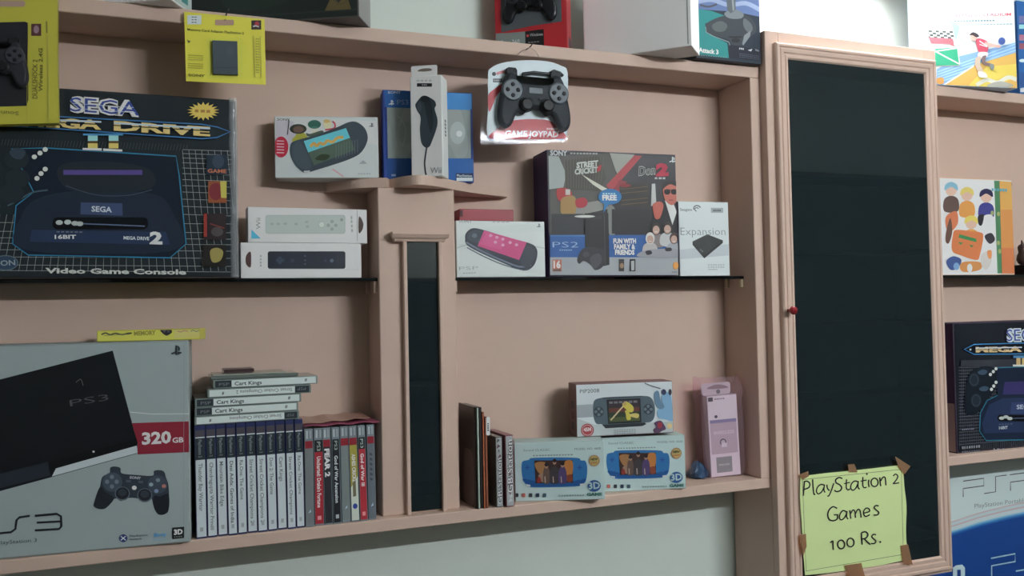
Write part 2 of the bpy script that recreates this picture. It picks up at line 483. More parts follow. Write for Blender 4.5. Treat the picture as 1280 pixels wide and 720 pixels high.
# paper sign
SY = DY - .0022
sg = thing('paper_sign', 'pale yellow-green handwritten paper taped over the lower corner of the glass door', 'sign', onY(1067, 715, SY))
C = lambda x, y: (990 + x / 4.8, 570 + y / 4.8)
f = Face((0, SY, 0), (1, 0, 0), (0, 0, 1))
mb = MB(); A = Art(f, mb, rough=.8).at(990, 570, 4.8)
edge = [(50, 122), (200, 103), (360, 88), (520, 70), (668, 52)] + smooth([(668, 60), (674, 180), (687, 300), (684, 450), (690, 560), (692, 622)], 4, False) + [(540, 655), (380, 680), (220, 702), (78, 716)] + smooth([(78, 710), (66, 560), (58, 400), (48, 250), (50, 130)], 4, False)
pap = [A.c(q) for q in edge]
def wave(q): return .0009 * math.sin(q[0] * 60) * math.sin(q[1] * 45)
PAPM = mat((178, 197, 132), .85)
mb.loft([[f.P(a, b, -.0004) for a, b in pap], [f.P(a, b, .0) for a, b in pap]], PAPM, False)
INK = (24, 28, 24)
A.h = .0002
A.line([(62, 142), (655, 80), (668, 590), (84, 690)], 3, (60, 75, 50), True)
S = lambda q, w=8.5: A.stroke(q, w, INK, 5)
S([(74, 152), (71, 195), (67, 239)]); S([(70, 154), (92, 152), (106, 166), (101, 188), (74, 200)])
S([(123, 140), (126, 190), (131, 228), (139, 228)])
S([(193, 174), (172, 171), (152, 188), (146, 214), (158, 227), (178, 214), (191, 188)], 7.5); S([(194, 172), (191, 203), (198, 219)], 7.5)
S([(208, 172), (212, 194), (224, 208)], 7.5); S([(250, 163), (236, 204), (222, 236), (211, 241)], 7.5)
S([(301, 135), (281, 129), (262, 142), (264, 160), (286, 173), (297, 190), (287, 208), (266, 213), (254, 205)])
S([(326, 140), (325, 188), (334, 203), (348, 197)], 7.5); A.line([(311, 166), (348, 158)], 6, INK)
S([(396, 155), (376, 150), (357, 165), (351, 190), (362, 205), (380, 195), (394, 168)], 7.5); S([(397, 150), (395, 185), (405, 200)], 7.5)
S([(424, 126), (424, 176), (434, 190), (446, 186)], 7.5); A.line([(410, 151), (446, 144)], 6, INK)
S([(459, 142), (458, 165), (461, 186)], 7.5); A.ell(448, 108, 5.5, 6, INK, 10)
A.ring(494, 158, 21, 25, 7.5, INK)
S([(525, 128), (528, 158), (531, 181)], 7.5); S([(530, 150), (545, 127), (558, 132), (562, 176)], 7.5)
S([(605, 120), (620, 108), (633, 120), (626, 140), (605, 166)], 7); A.line([(603, 166), (641, 161)], 7, INK)
S([(269, 314), (245, 304), (222, 322), (213, 352), (222, 380), (247, 388), (270, 376), (271, 353)]); A.line([(249, 353), (275, 351)], 7, INK)
S([(326, 335), (305, 327), (288, 345), (283, 370), (294, 383), (312, 371), (325, 348)], 7.5); S([(328, 330), (326, 363), (335, 378)], 7.5)
S([(345, 325), (348, 350), (351, 376)], 7.5); S([(350, 346), (362, 325), (375, 330), (379, 370)], 7.5); S([(379, 346), (392, 321), (407, 327), (413, 369)], 7.5)
S([(430, 342), (462, 332), (460, 317), (445, 312), (430, 326), (428, 348), (441, 362), (466, 351)], 7.5)
S([(518, 299), (500, 297), (491, 311), (506, 325), (519, 339), (508, 353), (487, 353)], 7.5)
S([(227, 519), (243, 510), (244, 536), (246, 563)], 8)
A.ring(293, 530, 21, 26, 8, INK); A.ring(349, 518, 21, 26, 8, INK)
S([(414, 460), (416, 495), (419, 531)]); S([(414, 460), (438, 454), (453, 469), (443, 490), (419, 497)]); S([(430, 495), (448, 513), (468, 530)])
S([(502, 472), (486, 470), (476, 484), (490, 498), (501, 510), (491, 524), (471, 524)], 7.5); A.ell(527, 515, 6, 6, INK, 10)
mb.build('paper', sg)
TAPE = clear('brown_tape', (.72, .48, .30), .35, .25, True)
for q in ([(38, 110), (92, 90), (96, 120), (60, 140)], [(330, 50), (368, 46), (388, 96), (336, 96)], [(612, 0), (705, 60), (670, 108), (632, 62)],
          [(38, 472), (78, 466), (82, 540), (62, 600)], [(308, 655), (410, 640), (432, 720), (345, 735)], [(648, 536), (690, 528), (718, 650), (660, 640)]):
    mb = MB(); B = Art(f, mb).at(990, 570, 4.8)
    uv = [B.c(x) for x in q]
    mb.loft([[f.P(a, b, .0026) for a, b in uv], [f.P(a, b, .0030) for a, b in uv]], TAPE, False)
    mb.build('tape', sg, 'strip of brown sticky tape')

# ================================================================== big console carton, left (middle shelf)
KL = .40     # the left end of the shelf gets less light
BLK = (20, 26, 31)
t, f = carton('console_box', 'large glossy black game console carton with a wireframe grid on the left glass shelf', 'box',
              (-40, 346), (297, 346), (290, 124), GZ1, .088, .012, .012, mat((24, 28, 32), .18, KL, coat=.5), bevel=.004)
mb, A = panel(t, f, mat(BLK, .16, KL, coat=.6), K=KL, rough=.2, m=.005)
GR = (118, 124, 124)
for y in (187, 192, 197.5, 203.5, 210, 217, 224.5, 232, 240, 249, 258, 268, 278, 289, 297, 304, 312, 321, 331, 338):
    A.line([(228 if y < 270 else -30, y), (289, y + 2)], .55, GR)
for k in range(34):
    x = -34 + k * 9.6
    A.line([(x, 339), (x + (150 - x) * .09, 268)], .5, GR)
for k in range(8): A.line([(228 + k * 8, 188), (236 + k * 8, 268)], .5, GR)
for k in range(60): A.line([(2 + k * 3.9, 182 + k * .12), (4 + k * 3.9, 174 + k * .12)], .4, (60, 66, 66))
A.rect(-30, 226, 18, 268, (22, 30, 34))
A.at(0, 170, 4)
oc = [(60, 66), (235, 62), (880, 103), (896, 200), (930, 540), (850, 610), (142, 596), (65, 540), (82, 350), (170, 282)]
A.poly(oc, (17, 24, 35)); A.line(oc, 6, (24, 96, 128), True)
A.blob([(95, 560), (110, 400), (200, 310), (420, 275), (760, 290), (860, 380), (900, 560), (500, 590)], (24, 32, 46))
A.blob([(300, 150), (520, 130), (740, 165), (760, 260), (520, 285), (330, 262)], (26, 32, 38))
A.stroke([(330, 250), (480, 296), (640, 298), (760, 270)], 4, (44, 56, 72))
A.stroke([(40, 350), (100, 320), (160, 285), (240, 272)], 8, (48, 66, 76))
A.rect(318, 172, 712, 196, (66, 54, 110))
A.poly([(405, 333), (612, 338), (614, 400), (403, 393)], (44, 56, 84))
A.text('SEGA', (458, 378), (560, 383), 26, (150, 158, 165), .03)
A.poly(rrect(265, 408, 740, 468, 24), (8, 10, 16))
for x, y in ((298, 434), (340, 432), (376, 438), (400, 440)): A.ell(x, y, 18, 12, (140, 148, 146))
A.line([(420, 440), (725, 452)], 6, (70, 84, 110))
A.poly([(160, 470), (830, 480), (850, 545), (150, 530)], (30, 42, 66))
A.scribble(285, 480, 420, 482, (84, 92, 104), 6, 6)
A.text('16BIT', (275, 515), (382, 515), 19, (168, 174, 176), .03)
A.text('MEGA DRIVE', (618, 518), (746, 522), 16, (160, 168, 172), .03)
A.text('2', (748, 538), (812, 540), 56, (170, 178, 178), .05)
for x, y in ((85, 120), (90, 215), (60, 290)): A.ell(x, y, 62, 48, (26, 34, 40))
for x, y in ((174, 107), (202, 88), (228, 70), (187, 214), (207, 190), (228, 168)): A.ell(x, y, 13, 12, (165, 168, 164), 12)
A.blob([(50, 80), (90, 62), (130, 80), (110, 118), (70, 112)], (38, 50, 62))
# little game covers on the right
A.rect(1030, 96, 1138, 195, (26, 38, 50)); A.ell(1090, 130, 30, 34, (40, 52, 66)); A.text('GAME', (1038, 185), (1132, 188), 18, (150, 84, 50), .03)
A.rect(1040, 228, 1132, 336, (110, 60, 34)); A.ell(1078, 280, 34, 44, (96, 34, 40)); A.poly([(1100, 228), (1132, 228), (1132, 312), (1104, 310)], (146, 138, 52))
A.rect(1018, 390, 1130, 520, (36, 28, 32)); A.rect(1018, 390, 1034, 505, (120, 40, 32)); A.line([(1050, 440), (1120, 462)], 6, (96, 44, 40)); A.ell(1085, 480, 30, 24, (58, 54, 56))
A.rect(1012, 545, 1130, 655, (28, 26, 26)); A.blob([(1050, 575), (1085, 560), (1115, 580), (1100, 625), (1060, 630)], (120, 110, 56))
A.text('Video Game Console', (228, 686), (930, 693), 25, (158, 162, 158), .035)
A.ell(30, 635, 62, 36, (34, 52, 72)); A.ring(30, 635, 62, 36, 5, (70, 84, 92)); A.text('ON', (6, 650), (80, 646), 26, (110, 122, 128), .02)
A.at(0, 100, 4.129)
for w, cc in ((.075, (172, 180, 184)), (.0, (42, 58, 120))): A.text('SEGA', (362, 164), (718, 188), 72, cc, w)
A.line([(376, 150), (700, 172)], 2.5, (150, 158, 170)); A.line([(376, 125), (690, 146)], 2.5, (150, 158, 170))
A.line([(-80, 178), (310, 193), (1040, 232), (1120, 246), (1186, 270), (1120, 300), (1040, 306), (250, 252), (-80, 236)], 6, (44, 92, 140))
for s_, a, b in (('MEGA', (120, 240), (524, 258)), ('DRIVE', (588, 262), (1084, 292))):
    A.text(s_, a, b, 46, (186, 152, 92), .045)
    A.line([(a[0], a[1] - 36), (b[0], b[1] - 38)], 9, (146, 160, 178)); A.line([(a[0], a[1] - 24), (b[0], b[1] - 25)], 5, BLK)
for x0, x1 in ((455, 505), (562, 612)):
    A.rect(x0, 285, x1, 318, (120, 176, 196)); A.rect(x0, 318, x1, 330, (70, 52, 30)); A.rect(x0, 330, x1, 356, (190, 156, 76))
A.rect(430, 280, 636, 290, (52, 110, 150)); A.poly([(428, 354), (526, 356), (526, 368), (428, 364)], (186, 190, 176)); A.poly([(534, 357), (632, 362), (632, 373), (534, 369)], (186, 190, 176))
st = []
for k in range(36):
    r = 1.0 if k % 2 else .66
    st.append((1048 + 84 * r * math.cos(PI * k / 18), 165 + 48 * r * math.sin(PI * k / 18)))
A.poly(st, (196, 152, 62)); A.scribble(1005, 163, 1095, 167, (140, 96, 44), 3, 14)
mb.build('front_panel', t)

WRAP = clear('wrap_film', (.95, .98, 1), .16, .1, True)  # pale haze in the wrap film stands in for its bright edge streak
mb = MB(); rings = []
for k in range(25):
    z = GZ1 + .001 + (f.H + .001) * k / 24; e = .0004 * math.sin(k * 1.7) + .0003 * math.sin(k * 4.1)
    rings.append([f.P(f.W + a + e * c_, z - GZ1, b + e) for a, b, c_ in ((-.0115, .0016, 1), (-.006, .0028, 1.5), (.0012, .0020, 1), (.0030, -.004, .6), (.0016, -.02, 0), (.0010, -.02, 0), (.0020, -.004, .6), (.0006, .0012, 1), (-.006, .0020, 1.5))])
mb.loft(rings, WRAP, True, False, False); mb.build('plastic_wrap', t, 'crinkled clear plastic wrap along the edge')

# ================================================================== white remote cartons
def remote_box(label, TL, TR, BR, BL, zb, hole_right, remote_col, K):
    t, f = carton('remote_box', label, 'box', BL, BR, TL, zb, .04, .038, .038, mat((184, 192, 186), .35, K), bevel=.001,
                  group='white remote controller cartons')
    return t, f
WB = (190, 202, 194)
t, f = remote_box('white remote carton with a black remote pictured, lying on the glass shelf', (302, 303), (452, 303), (452, 346), (301, 346), GZ1, False, 0, .55)
mb, A = panel(t, f, mat(WB, .35, .55), K=.55); A.at(290, 230, 6)
A.poly(rrect(268, 505, 850, 636, 16), (14, 22, 36)); A.poly(rrect(280, 515, 838, 626, 12), (17, 26, 42))
A.rect(345, 545, 372, 600, (40, 52, 70)); A.rect(330, 560, 390, 584, (40, 52, 70)); A.ell(452, 575, 14, 14, (34, 44, 62))
for y in (540, 572, 600): A.ell(548, y, 7, 7, (60, 72, 88), 8)
A.ell(748, 575, 14, 14, (70, 84, 100)); A.ell(700, 575, 9, 9, (40, 50, 66)); A.line([(792, 535), (792, 615)], 3, (34, 44, 58))
A.blob([(128, 510), (142, 520), (142, 612), (128, 625), (106, 600), (102, 565), (108, 535)], (70, 48, 46))
A.scribble(215, 620, 215, 525, (150, 158, 158), 4, 12); A.line([(276, 640), (950, 642)], 2, (165, 175, 172))
mb.build('front_panel', t)
zt = GZ1 + f.H
t, f = remote_box('white remote carton with a pale remote pictured, stacked on the black remote carton', (310, 258.5), (459, 262), (459, 302), (310, 302), zt + .0003, True, 0, .55)
mb, A = panel(t, f, mat((186, 198, 188), .35, .55), K=.55); A.at(290, 230, 6)
A.poly(rrect(250, 232, 850, 374, 18), (158, 170, 166)); A.poly(rrect(258, 240, 842, 366, 14), (164, 175, 170))
A.ell(672, 305, 20, 20, (188, 196, 190)); A.ring(672, 305, 22, 22, 3, (140, 152, 150))
for dx, dy in ((0, -28), (0, 28), (-28, 0), (28, 0)): A.ell(750 + dx, 310 + dy, 13, 13, (136, 148, 146))
A.ell(822, 268, 12, 12, (130, 142, 140))
for x, y in ((300, 300), (345, 300), (400, 298), (480, 300), (560, 285), (565, 320)): A.ell(x, y, 14, 10, (146, 158, 155))
A.poly([(146, 342), (214, 408), (144, 410)], (60, 160, 190))
A.text('Wii', (212, 340), (212, 255), 30, (120, 128, 126), .0)
A.line([(938, 180), (938, 430)], 3, (120, 126, 120)); A.scribble(895, 240, 900, 370, (150, 160, 156), 4, 12)
A.blob([(950, 252), (968, 258), (984, 300), (976, 345), (950, 366)], (66, 46, 42))
mb.build('front_panel', t)

# ================================================================== handheld carton on the curved shelf
t, f = carton('handheld_console_box', 'silver handheld console carton with three hatted figures, resting on the wavy shelf', 'box', (343.7, 222), (473.5, 222), (343.7, 145), Z_CS1, .058,
              onZ(344, 222.5, Z_CS1).y, onZ(473.5, 222, Z_CS1).y + .006, (150, 152, 150), K=.5)
mb, A = panel(t, f, mat((170, 178, 182), .22, .5, coat=.3), K=.5, rough=.3); A.at(330, 135, 6.55)
A.poly([(92, 68), (930, 108), (935, 300), (92, 200)], (186, 192, 194)); A.poly([(95, 100), (240, 110), (330, 320), (100, 300)], (176, 172, 182))
A.stroke([(560, 500), (620, 540), (650, 562)], 10, (190, 140, 150))
A.text('SONY', (108, 102), (212, 106), 18, (60, 70, 74), .02)
ps_logo(A, 880, 142, 20, (50, 58, 66))
A.blob([(250, 235), (290, 195), (340, 215), (352, 262), (245, 280), (230, 260)], (150, 150, 44)); A.ell(280, 172, 70, 40, (50, 56, 50)); A.ell(282, 176, 44, 28, (96, 74, 66))
A.line([(205, 100), (192, 220)], 9, (60, 62, 66)); A.ell(415, 176, 28, 34, (196, 190, 176)); A.ell(413, 135, 54, 36, (46, 92, 80)); A.ell(413, 160, 34, 10, (60, 110, 96))
A.ell(520, 135, 34, 36, (206, 186, 150)); A.blob([(490, 100), (520, 92), (545, 110), (525, 122), (495, 122)], (186, 160, 96)); A.stroke([(500, 180), (575, 165), (580, 130), (560, 110)], 12, (180, 60, 74))
A.blob([(345, 205), (380, 212), (470, 185), (480, 205), (370, 235)], (70, 84, 70))
A.poly(ell(140, 320, 60, 86, 24), (168, 30, 56))
for k in range(5): A.line([(105, 270 + k * 24), (165, 272 + k * 24)], 8, (214, 170, 176))
A.blob([(218, 300), (260, 268), (430, 220), (600, 158), (690, 118), (755, 115), (820, 160), (848, 225), (840, 290), (790, 370), (700, 420), (560, 468), (430, 508), (350, 530), (310, 520), (250, 460), (215, 380)], (58, 68, 76))
A.blob([(240, 310), (300, 275), (390, 465), (350, 505), (300, 490), (240, 420)], (66, 77, 86), 4)
A.poly([(326, 272), (672, 165), (745, 345), (410, 470)], (96, 120, 112))
A.poly([(326, 272), (672, 165), (705, 245), (362, 365)], (84, 178, 214)); A.poly([(362, 365), (705, 245), (745, 345), (410, 470)], (74, 92, 80))
A.stroke([(380, 318), (410, 290), (430, 312), (460, 288), (490, 298), (520, 268), (560, 280), (600, 246), (650, 240)], 24, (214, 150, 70)); A.blob([(420, 420), (470, 380), (540, 390), (500, 430)], (50, 60, 44))
for k in range(9): A.line([(590 + k * 22, 300 - k * 5), (590 + k * 22, 420 - k * 7)], 4, (98, 108, 114))
A.poly([(325, 516), (378, 512), (372, 528), (330, 530)], (180, 186, 190)); A.poly([(780, 458), (812, 428), (845, 458)], (146, 154, 158)); A.scribble(770, 540, 880, 538, (150, 158, 162), 5, 8)
mb.build('front_panel', t)

# ================================================================== blue controller carton with a clear window
t, f = carton('controller_box', 'blue controller carton with clear window, behind the tall white carton on the wavy shelf', 'box', (480, 226), (592.5, 226.5), (480, 112), Z_CS1, .045,
              .062, onZ(592.5, 227.5, Z_CS1).y + .006, (28, 52, 118), K=.5)
mb = MB(); A = Art(f, mb, K=.5, rough=.25).at(475, 80, 4.645)
BLU, BLU2 = (28, 84, 148), (48, 118, 178)
A.poly([(25, 150), (540, 152), (532, 268), (32, 252)], BLU); A.poly([(380, 152), (540, 152), (532, 268), (380, 262)], BLU2)
A.poly([(38, 548), (545, 548), (552, 692), (40, 690)], (24, 64, 122)); A.poly([(400, 548), (545, 548), (552, 692), (400, 690)], BLU)
A.poly([(25, 250), (40, 250), (46, 552), (34, 552)], (24, 50, 110)); A.poly([(524, 262), (536, 262), (540, 552), (528, 552)], (24, 50, 110))
A.text('SONY', (46, 172), (122, 172), 14, (150, 168, 190), .03); ps_logo(A, 66, 226, 17, (190, 205, 222)); A.text('PS3', (100, 236), (165, 236), 28, (110, 130, 170), 0)
A.rect(440, 634, 540, 682, (20, 34, 70)); A.rect(444, 660, 538, 680, (176, 186, 196)); A.text('PlayStation', (446, 654), (534, 656), 13, (170, 186, 205), .02); A.rect(66, 640, 92, 652, (120, 140, 180))
mb.build('front_panel', t)
mb = MB(); A = Art(f, mb, K=.5, rough=.35).at(475, 80, 4.645)
A.h = .0001; A.poly([(34, 252), (534, 266), (538, 552), (40, 550)], mat((112, 122, 120), .4, .5))
g = pad_outline(300, 400, 420)
A.blob(g, (132, 140, 138), 3); A.ell(450, 400, 44, 66, (150, 160, 158)); A.ell(460, 405, 18, 18, (186, 194, 190)); A.ell(150, 400, 44, 66, (124, 132, 130))
A.stroke([(100, 300), (130, 330), (150, 400), (130, 480)], 6, (140, 148, 146))
mb.build('window_tray', t, 'grey tray with a translucent controller behind the window')
mb = MB(); A = Art(f, mb).at(475, 80, 4.645)
q = [A.c(x) for x in ((34, 252), (534, 266), (538, 552), (40, 550))]
mb.loft([[f.P(a, b, .0016) for a, b in q], [f.P(a, b, .0019) for a, b in q]], FILM, False); mb.build('window', t, 'clear plastic window')

# ================================================================== tall white carton (nunchuk style controller)
t, f = carton('controller_box', 'tall white carton showing a black hand controller with a cord, standing on the wavy shelf', 'box', (514.5, 220), (553.8, 219), (512.5, 96), Z_CS1, .042, .008, -.024, (176, 184, 178), K=.52)
mb, A = panel(t, f, mat((198, 206, 200), .35, .44), K=.52); A.at(475, 80, 4.645)
A.scribble(212, 97, 308, 97, (160, 166, 162), 4, 10); A.rect(215, 112, 302, 132, (24, 28, 30)); A.scribble(244, 122, 276, 122, (140, 146, 146), 3, 7)
A.blob([(205, 240), (215, 220), (240, 190), (262, 184), (290, 195), (318, 215), (326, 240), (318, 262), (334, 320), (330, 370), (300, 455), (285, 482), (262, 484), (240, 455), (232, 380), (236, 310), (215, 270)], (44, 54, 62))
A.blob([(255, 200), (285, 205), (300, 240), (310, 330), (296, 400), (276, 330), (262, 250)], (30, 38, 44)); A.ell(262, 205, 26, 18, (28, 34, 38)); A.ell(230, 250, 14, 30, (58, 68, 76))
A.stroke([(272, 482), (266, 520), (260, 570), (262, 610), (268, 645)], 9, (40, 48, 54))
A.text('Wii', (292, 634), (356, 634), 34, (110, 118, 118), 0)
mb.build('front_panel', t)
g = side_face(f, False); mb = MB(); B = Art(g, mb, K=.52); W, H = g.W, g.H
B.uvmode = True; B.uvm = True
B.scribble(W * .55, H * .58, W * .55, H * .40, (80, 86, 86), 5, .010)
mb.build('side_panel', t)
mb = MB()   # hang tab folded up from the back
tab = rrect(.002, f.H, f.W - .008, f.H + .020, .003)
mb.loft([[f.P(a, b, -.003) for a, b in tab], [f.P(a, b, -.0022) for a, b in tab]], mat((182, 190, 184), .4, .52), False)
A2 = Art(f, mb, h=-.0022); A2.uvm = True; A2.free = True; A2.K = .5
A2.uvpoly(smooth([(f.W * .24, f.H + .010), (f.W * .35, f.H + .014), (f.W * .62, f.H + .014), (f.W * .70, f.H + .010), (f.W * .5, f.H + .0085)], 3), (92, 84, 78))
mb.build('hang_tab', t)

# ================================================================== right half of the middle shelf
t, f = carton('handheld_console_box', 'white handheld carton picturing a pink screen, on the glass shelf beside the mirrored post', 'box', (571, 345), (682, 345.5), (570, 275.5), GZ1, .06, .044, .034, (170, 178, 176), K=.62)
mb, A = panel(t, f, mat((186, 198, 194), .25, .62, coat=.2), K=.62); A.at(560, 180, 4.235)
A.poly([(45, 500), (200, 440), (420, 420), (510, 430), (510, 460), (300, 470), (48, 560)], (192, 204, 202)); A.line([(48, 550), (200, 500), (515, 552)], 3, (150, 160, 160))
A.text('SONY', (58, 416), (128, 418), 14, (140, 148, 150), .02); ps_logo(A, 480, 433, 12, (70, 78, 86)); A.scribble(235, 412, 330, 412, (160, 168, 168), 4, 8)
A.blob([(90, 500), (96, 470), (130, 446), (190, 456), (300, 490), (430, 525), (466, 550), (472, 590), (456, 640), (420, 668), (370, 662), (280, 625), (170, 575), (100, 535)], (28, 36, 52))
A.stroke([(96, 520), (180, 568), (300, 622), (380, 650), (440, 640)], 9, (96, 108, 128)); A.stroke([(100, 548), (190, 596), (300, 642), (400, 668)], 5, (60, 72, 94))
A.blob([(110, 470), (150, 455), (185, 468), (160, 520), (105, 505)], (44, 54, 66)); A.ell(140, 485, 14, 12, (80, 92, 106))
A.blob([(410, 545), (440, 548), (466, 580), (440, 640), (400, 650), (385, 615)], (40, 48, 62))
A.poly([(190, 458), (416, 521), (376, 614), (156, 540)], (190, 60, 120)); A.poly([(200, 470), (300, 498), (280, 560), (170, 530)], (198, 74, 132))
for x, y in ((225, 485), (258, 494), (290, 504), (328, 522), (362, 534), (250, 520), (290, 535)): A.ell(x, y, 9, 8, (216, 150, 186), 8)
A.text('PSP', (58, 668), (160, 664), 18, (150, 158, 160), -.01); A.scribble(78, 684, 150, 682, (150, 158, 160), 5, 4)
mb.build('front_panel', t)
zz = GZ1 + f.H
t, f = carton('game_case', 'small dark red case lying flat on the pink-screen console carton', 'case', (574, 272.5), (642, 272), (574, 261), zz + .0003, .07, .052, .044, (110, 26, 38), K=.5, bevel=.0015)
mb, A = panel(t, f, mat((122, 34, 44), .35, .5), K=.5); A.at(560, 180, 4.235)
A.rect(50, 350, 78, 384, (60, 16, 26)); A.line([(90, 352), (345, 345)], 3, (150, 62, 66))
mb.build('spine_label', t)

# big console bundle carton
t, f = carton('console_box', 'tall dark console bundle carton with a blue band reading fun with family and friends', 'box', (686.5, 345), (848, 344), (684, 187), GZ1, .082, .030, .012, (48, 32, 66), K=.62)
mb, A = panel(t, f, mat((30, 32, 38), .45, .7), K=.62, rough=.5); A.at(670, 180, 4.235)
A.poly([(75, 60), (385, 48), (440, 200), (330, 300), (240, 370), (75, 480)], (74, 74, 70)); A.poly([(66, 62), (120, 66), (160, 160), (145, 230), (70, 240)], (150, 160, 158))
A.poly([(150, 90), (330, 62), (372, 180), (330, 250), (160, 240)], (64, 62, 56))
for k in range(14): A.line([(150 + k * 16, 62), (156 + k * 14, 235)], 2.5, (92, 90, 82))
A.poly([(240, 160), (380, 240), (372, 262), (300, 215)], (196, 198, 184)); A.poly([(150, 330), (330, 300), (400, 340), (250, 372), (200, 380)], (128, 128, 124))
A.poly([(388, 48), (520, 56), (440, 180), (420, 140)], (146, 148, 140)); A.poly([(520, 60), (560, 64), (400, 250), (370, 220)], (158, 56, 62)); A.poly([(440, 190), (480, 200), (400, 330), (370, 320)], (130, 44, 52))
A.blob([(380, 330), (420, 350), (420, 470), (385, 475)], (120, 124, 120))
A.blob([(110, 240), (165, 236), (190, 262), (178, 300), (120, 300)], (164, 46, 48)); A.rect(155, 240, 180, 270, (180, 176, 170)); A.blob([(140, 285), (205, 280), (205, 370), (140, 378), (128, 330)], (150, 118, 64))
A.blob([(210, 295), (255, 285), (272, 310), (255, 335), (215, 335)], (158, 38, 52)); A.rect(80, 370, 250, 478, (40, 42, 46))
A.poly([(440, 215), (600, 200), (600, 340), (445, 330)], (38, 36, 34))
for y in (240, 262, 300, 322): A.line([(450, y), (590, y - 14)], 4, (92, 74, 52))
A.ell(470, 220, 32, 10, (120, 30, 40)); A.rect(400, 345, 600, 475, (24, 26, 30))
A.text('SONY', (74, 60), (165, 62), 26, (178, 184, 186), .04); A.scribble(180, 50, 330, 52, (150, 154, 150), 9, 8)
A.text('STREET', (213, 128), (328, 116), 28, (186, 190, 186), .05, .15); A.text('CRICKET', (203, 162), (326, 150), 28, (176, 182, 178), .05, .15); A.poly([(325, 120), (346, 110), (340, 140), (322, 150)], (170, 44, 54))
A.text('Don', (540, 168), (630, 160), 46, (156, 160, 158), .05, .2); A.text('Don', (543, 166), (628, 158), 42, (34, 32, 34), .0, .2); A.text('2', (632, 166), (700, 164), 56, (168, 34, 62), .08, .1); A.scribble(626, 182, 690, 182, (170, 172, 172), 3, 10)
ps_logo(A, 720, 86, 18, (200, 206, 208))
# man in sunglasses, generic
A.blob([(610, 400), (640, 320), (690, 300), (745, 300), (749, 470), (600, 450)], (18, 20, 24)); A.poly([(680, 300), (720, 300), (742, 360), (720, 430)], (196, 200, 198))
A.blob([(670, 235), (690, 208), (725, 205), (746, 225), (746, 290), (725, 322), (700, 318), (678, 290)], (178, 96, 82)); A.blob([(668, 240), (676, 205), (720, 192), (747, 206), (747, 226), (710, 214), (684, 226)], (22, 20, 22))
A.ell(692, 254, 17, 15, (16, 16, 20)); A.ell(728, 254, 17, 15, (16, 16, 20)); A.line([(676, 244), (744, 244)], 4, (16, 16, 20)); A.line([(702, 298), (722, 298)], 4, (120, 50, 50))
A.poly([(610, 212), (628, 210), (634, 320), (606, 330)], (178, 182, 180)); A.blob([(616, 320), (650, 305), (672, 325), (655, 390), (630, 396), (618, 360)], (172, 84, 70))
A.poly([(72, 482), (749, 482), (750, 600), (72, 600)], (34, 84, 148)); A.poly([(72, 482), (260, 482), (260, 490), (72, 490)], (60, 112, 170)); A.rect(72, 600, 750, 694, (148, 154, 160))
A.text('PS2', (86, 548), (222, 548), 30, (150, 176, 206), -.012); A.scribble(122, 562, 190, 562, (140, 168, 200), 6, 6)
A.rect(84, 612, 134, 676, (160, 116, 96)); A.rect(88, 616, 130, 662, (178, 92, 80)); A.text('16', (90, 656), (128, 656), 36, (226, 214, 204), .05); A.rect(88, 664, 130, 673, (70, 58, 54))
A.poly([(256, 368), (380, 366), (386, 640), (340, 650), (330, 560), (256, 545)], (24, 26, 30)); A.line([(358, 372), (364, 640)], 4, (58, 60, 64)); A.rect(262, 380, 345, 400, (38, 40, 44)); A.ell(255, 384, 55, 7, (190, 194, 190))
A.blob([(215, 610), (235, 565), (270, 545), (320, 550), (355, 560), (362, 600), (350, 650), (310, 668), (285, 640), (250, 620), (225, 635)], (40, 40, 46)); A.blob([(285, 600), (330, 580), (345, 620), (310, 660), (290, 640)], (62, 62, 68)); A.ell(262, 585, 18, 15, (58, 58, 64))
A.ell(388, 280, 62, 42, (34, 110, 168)); A.poly([(360, 312), (384, 318), (352, 366)], (34, 110, 168)); A.text('FREE', (348, 298), (425, 298), 26, (214, 226, 232), .05); A.scribble(350, 264, 420, 264, (150, 196, 220), 5, 8)
A.text('FUN WITH', (406, 526), (526, 526), 24, (210, 220, 228), .05); A.text('FAMILY &', (410, 556), (522, 556), 24, (210, 220, 228), .05); A.text('FRIENDS', (415, 586), (518, 586), 24, (210, 220, 228), .05)
for hx, hy, hr, hair, body in ((632, 450, 25, (44, 34, 34), (120, 112, 112)), (692, 446, 25, (42, 34, 32), (176, 178, 180)), (600, 500, 24, (196, 196, 192), (170, 166, 166)), (726, 500, 23, (66, 46, 42), (150, 156, 164))):
    A.blob([(hx - 34, hy + 90), (hx - 36, hy + 40), (hx, hy + 20), (hx + 34, hy + 40), (hx + 36, hy + 95)], body)
    A.ell(hx, hy, hr, hr + 8, hair); A.ell(hx, hy + 6, hr * .72, hr * .92, (178, 146, 132)); A.line([(hx - 8, hy + 16), (hx + 8, hy + 16)], 3, (220, 210, 206))
A.blob([(545, 575), (600, 560), (690, 555), (745, 560), (748, 598), (545, 598)], (140, 142, 150)); A.blob([(575, 570), (600, 564), (610, 580), (585, 588)], (40, 40, 48)); A.blob([(680, 552), (710, 550), (712, 566), (684, 568)], (40, 40, 48))
A.rect(434, 610, 462, 674, (50, 46, 46)); A.ell(450, 645, 10, 14, (150, 120, 90)); A.rect(492, 610, 522, 674, (22, 24, 28)); A.poly([(498, 620), (516, 618), (516, 668), (500, 670)], (160, 164, 166)); A.ell(735, 645, 15, 20, (206, 140, 50)); A.scribble(715, 678, 745, 678, (90, 96, 100), 3, 5)
mb.build('front_panel', t)

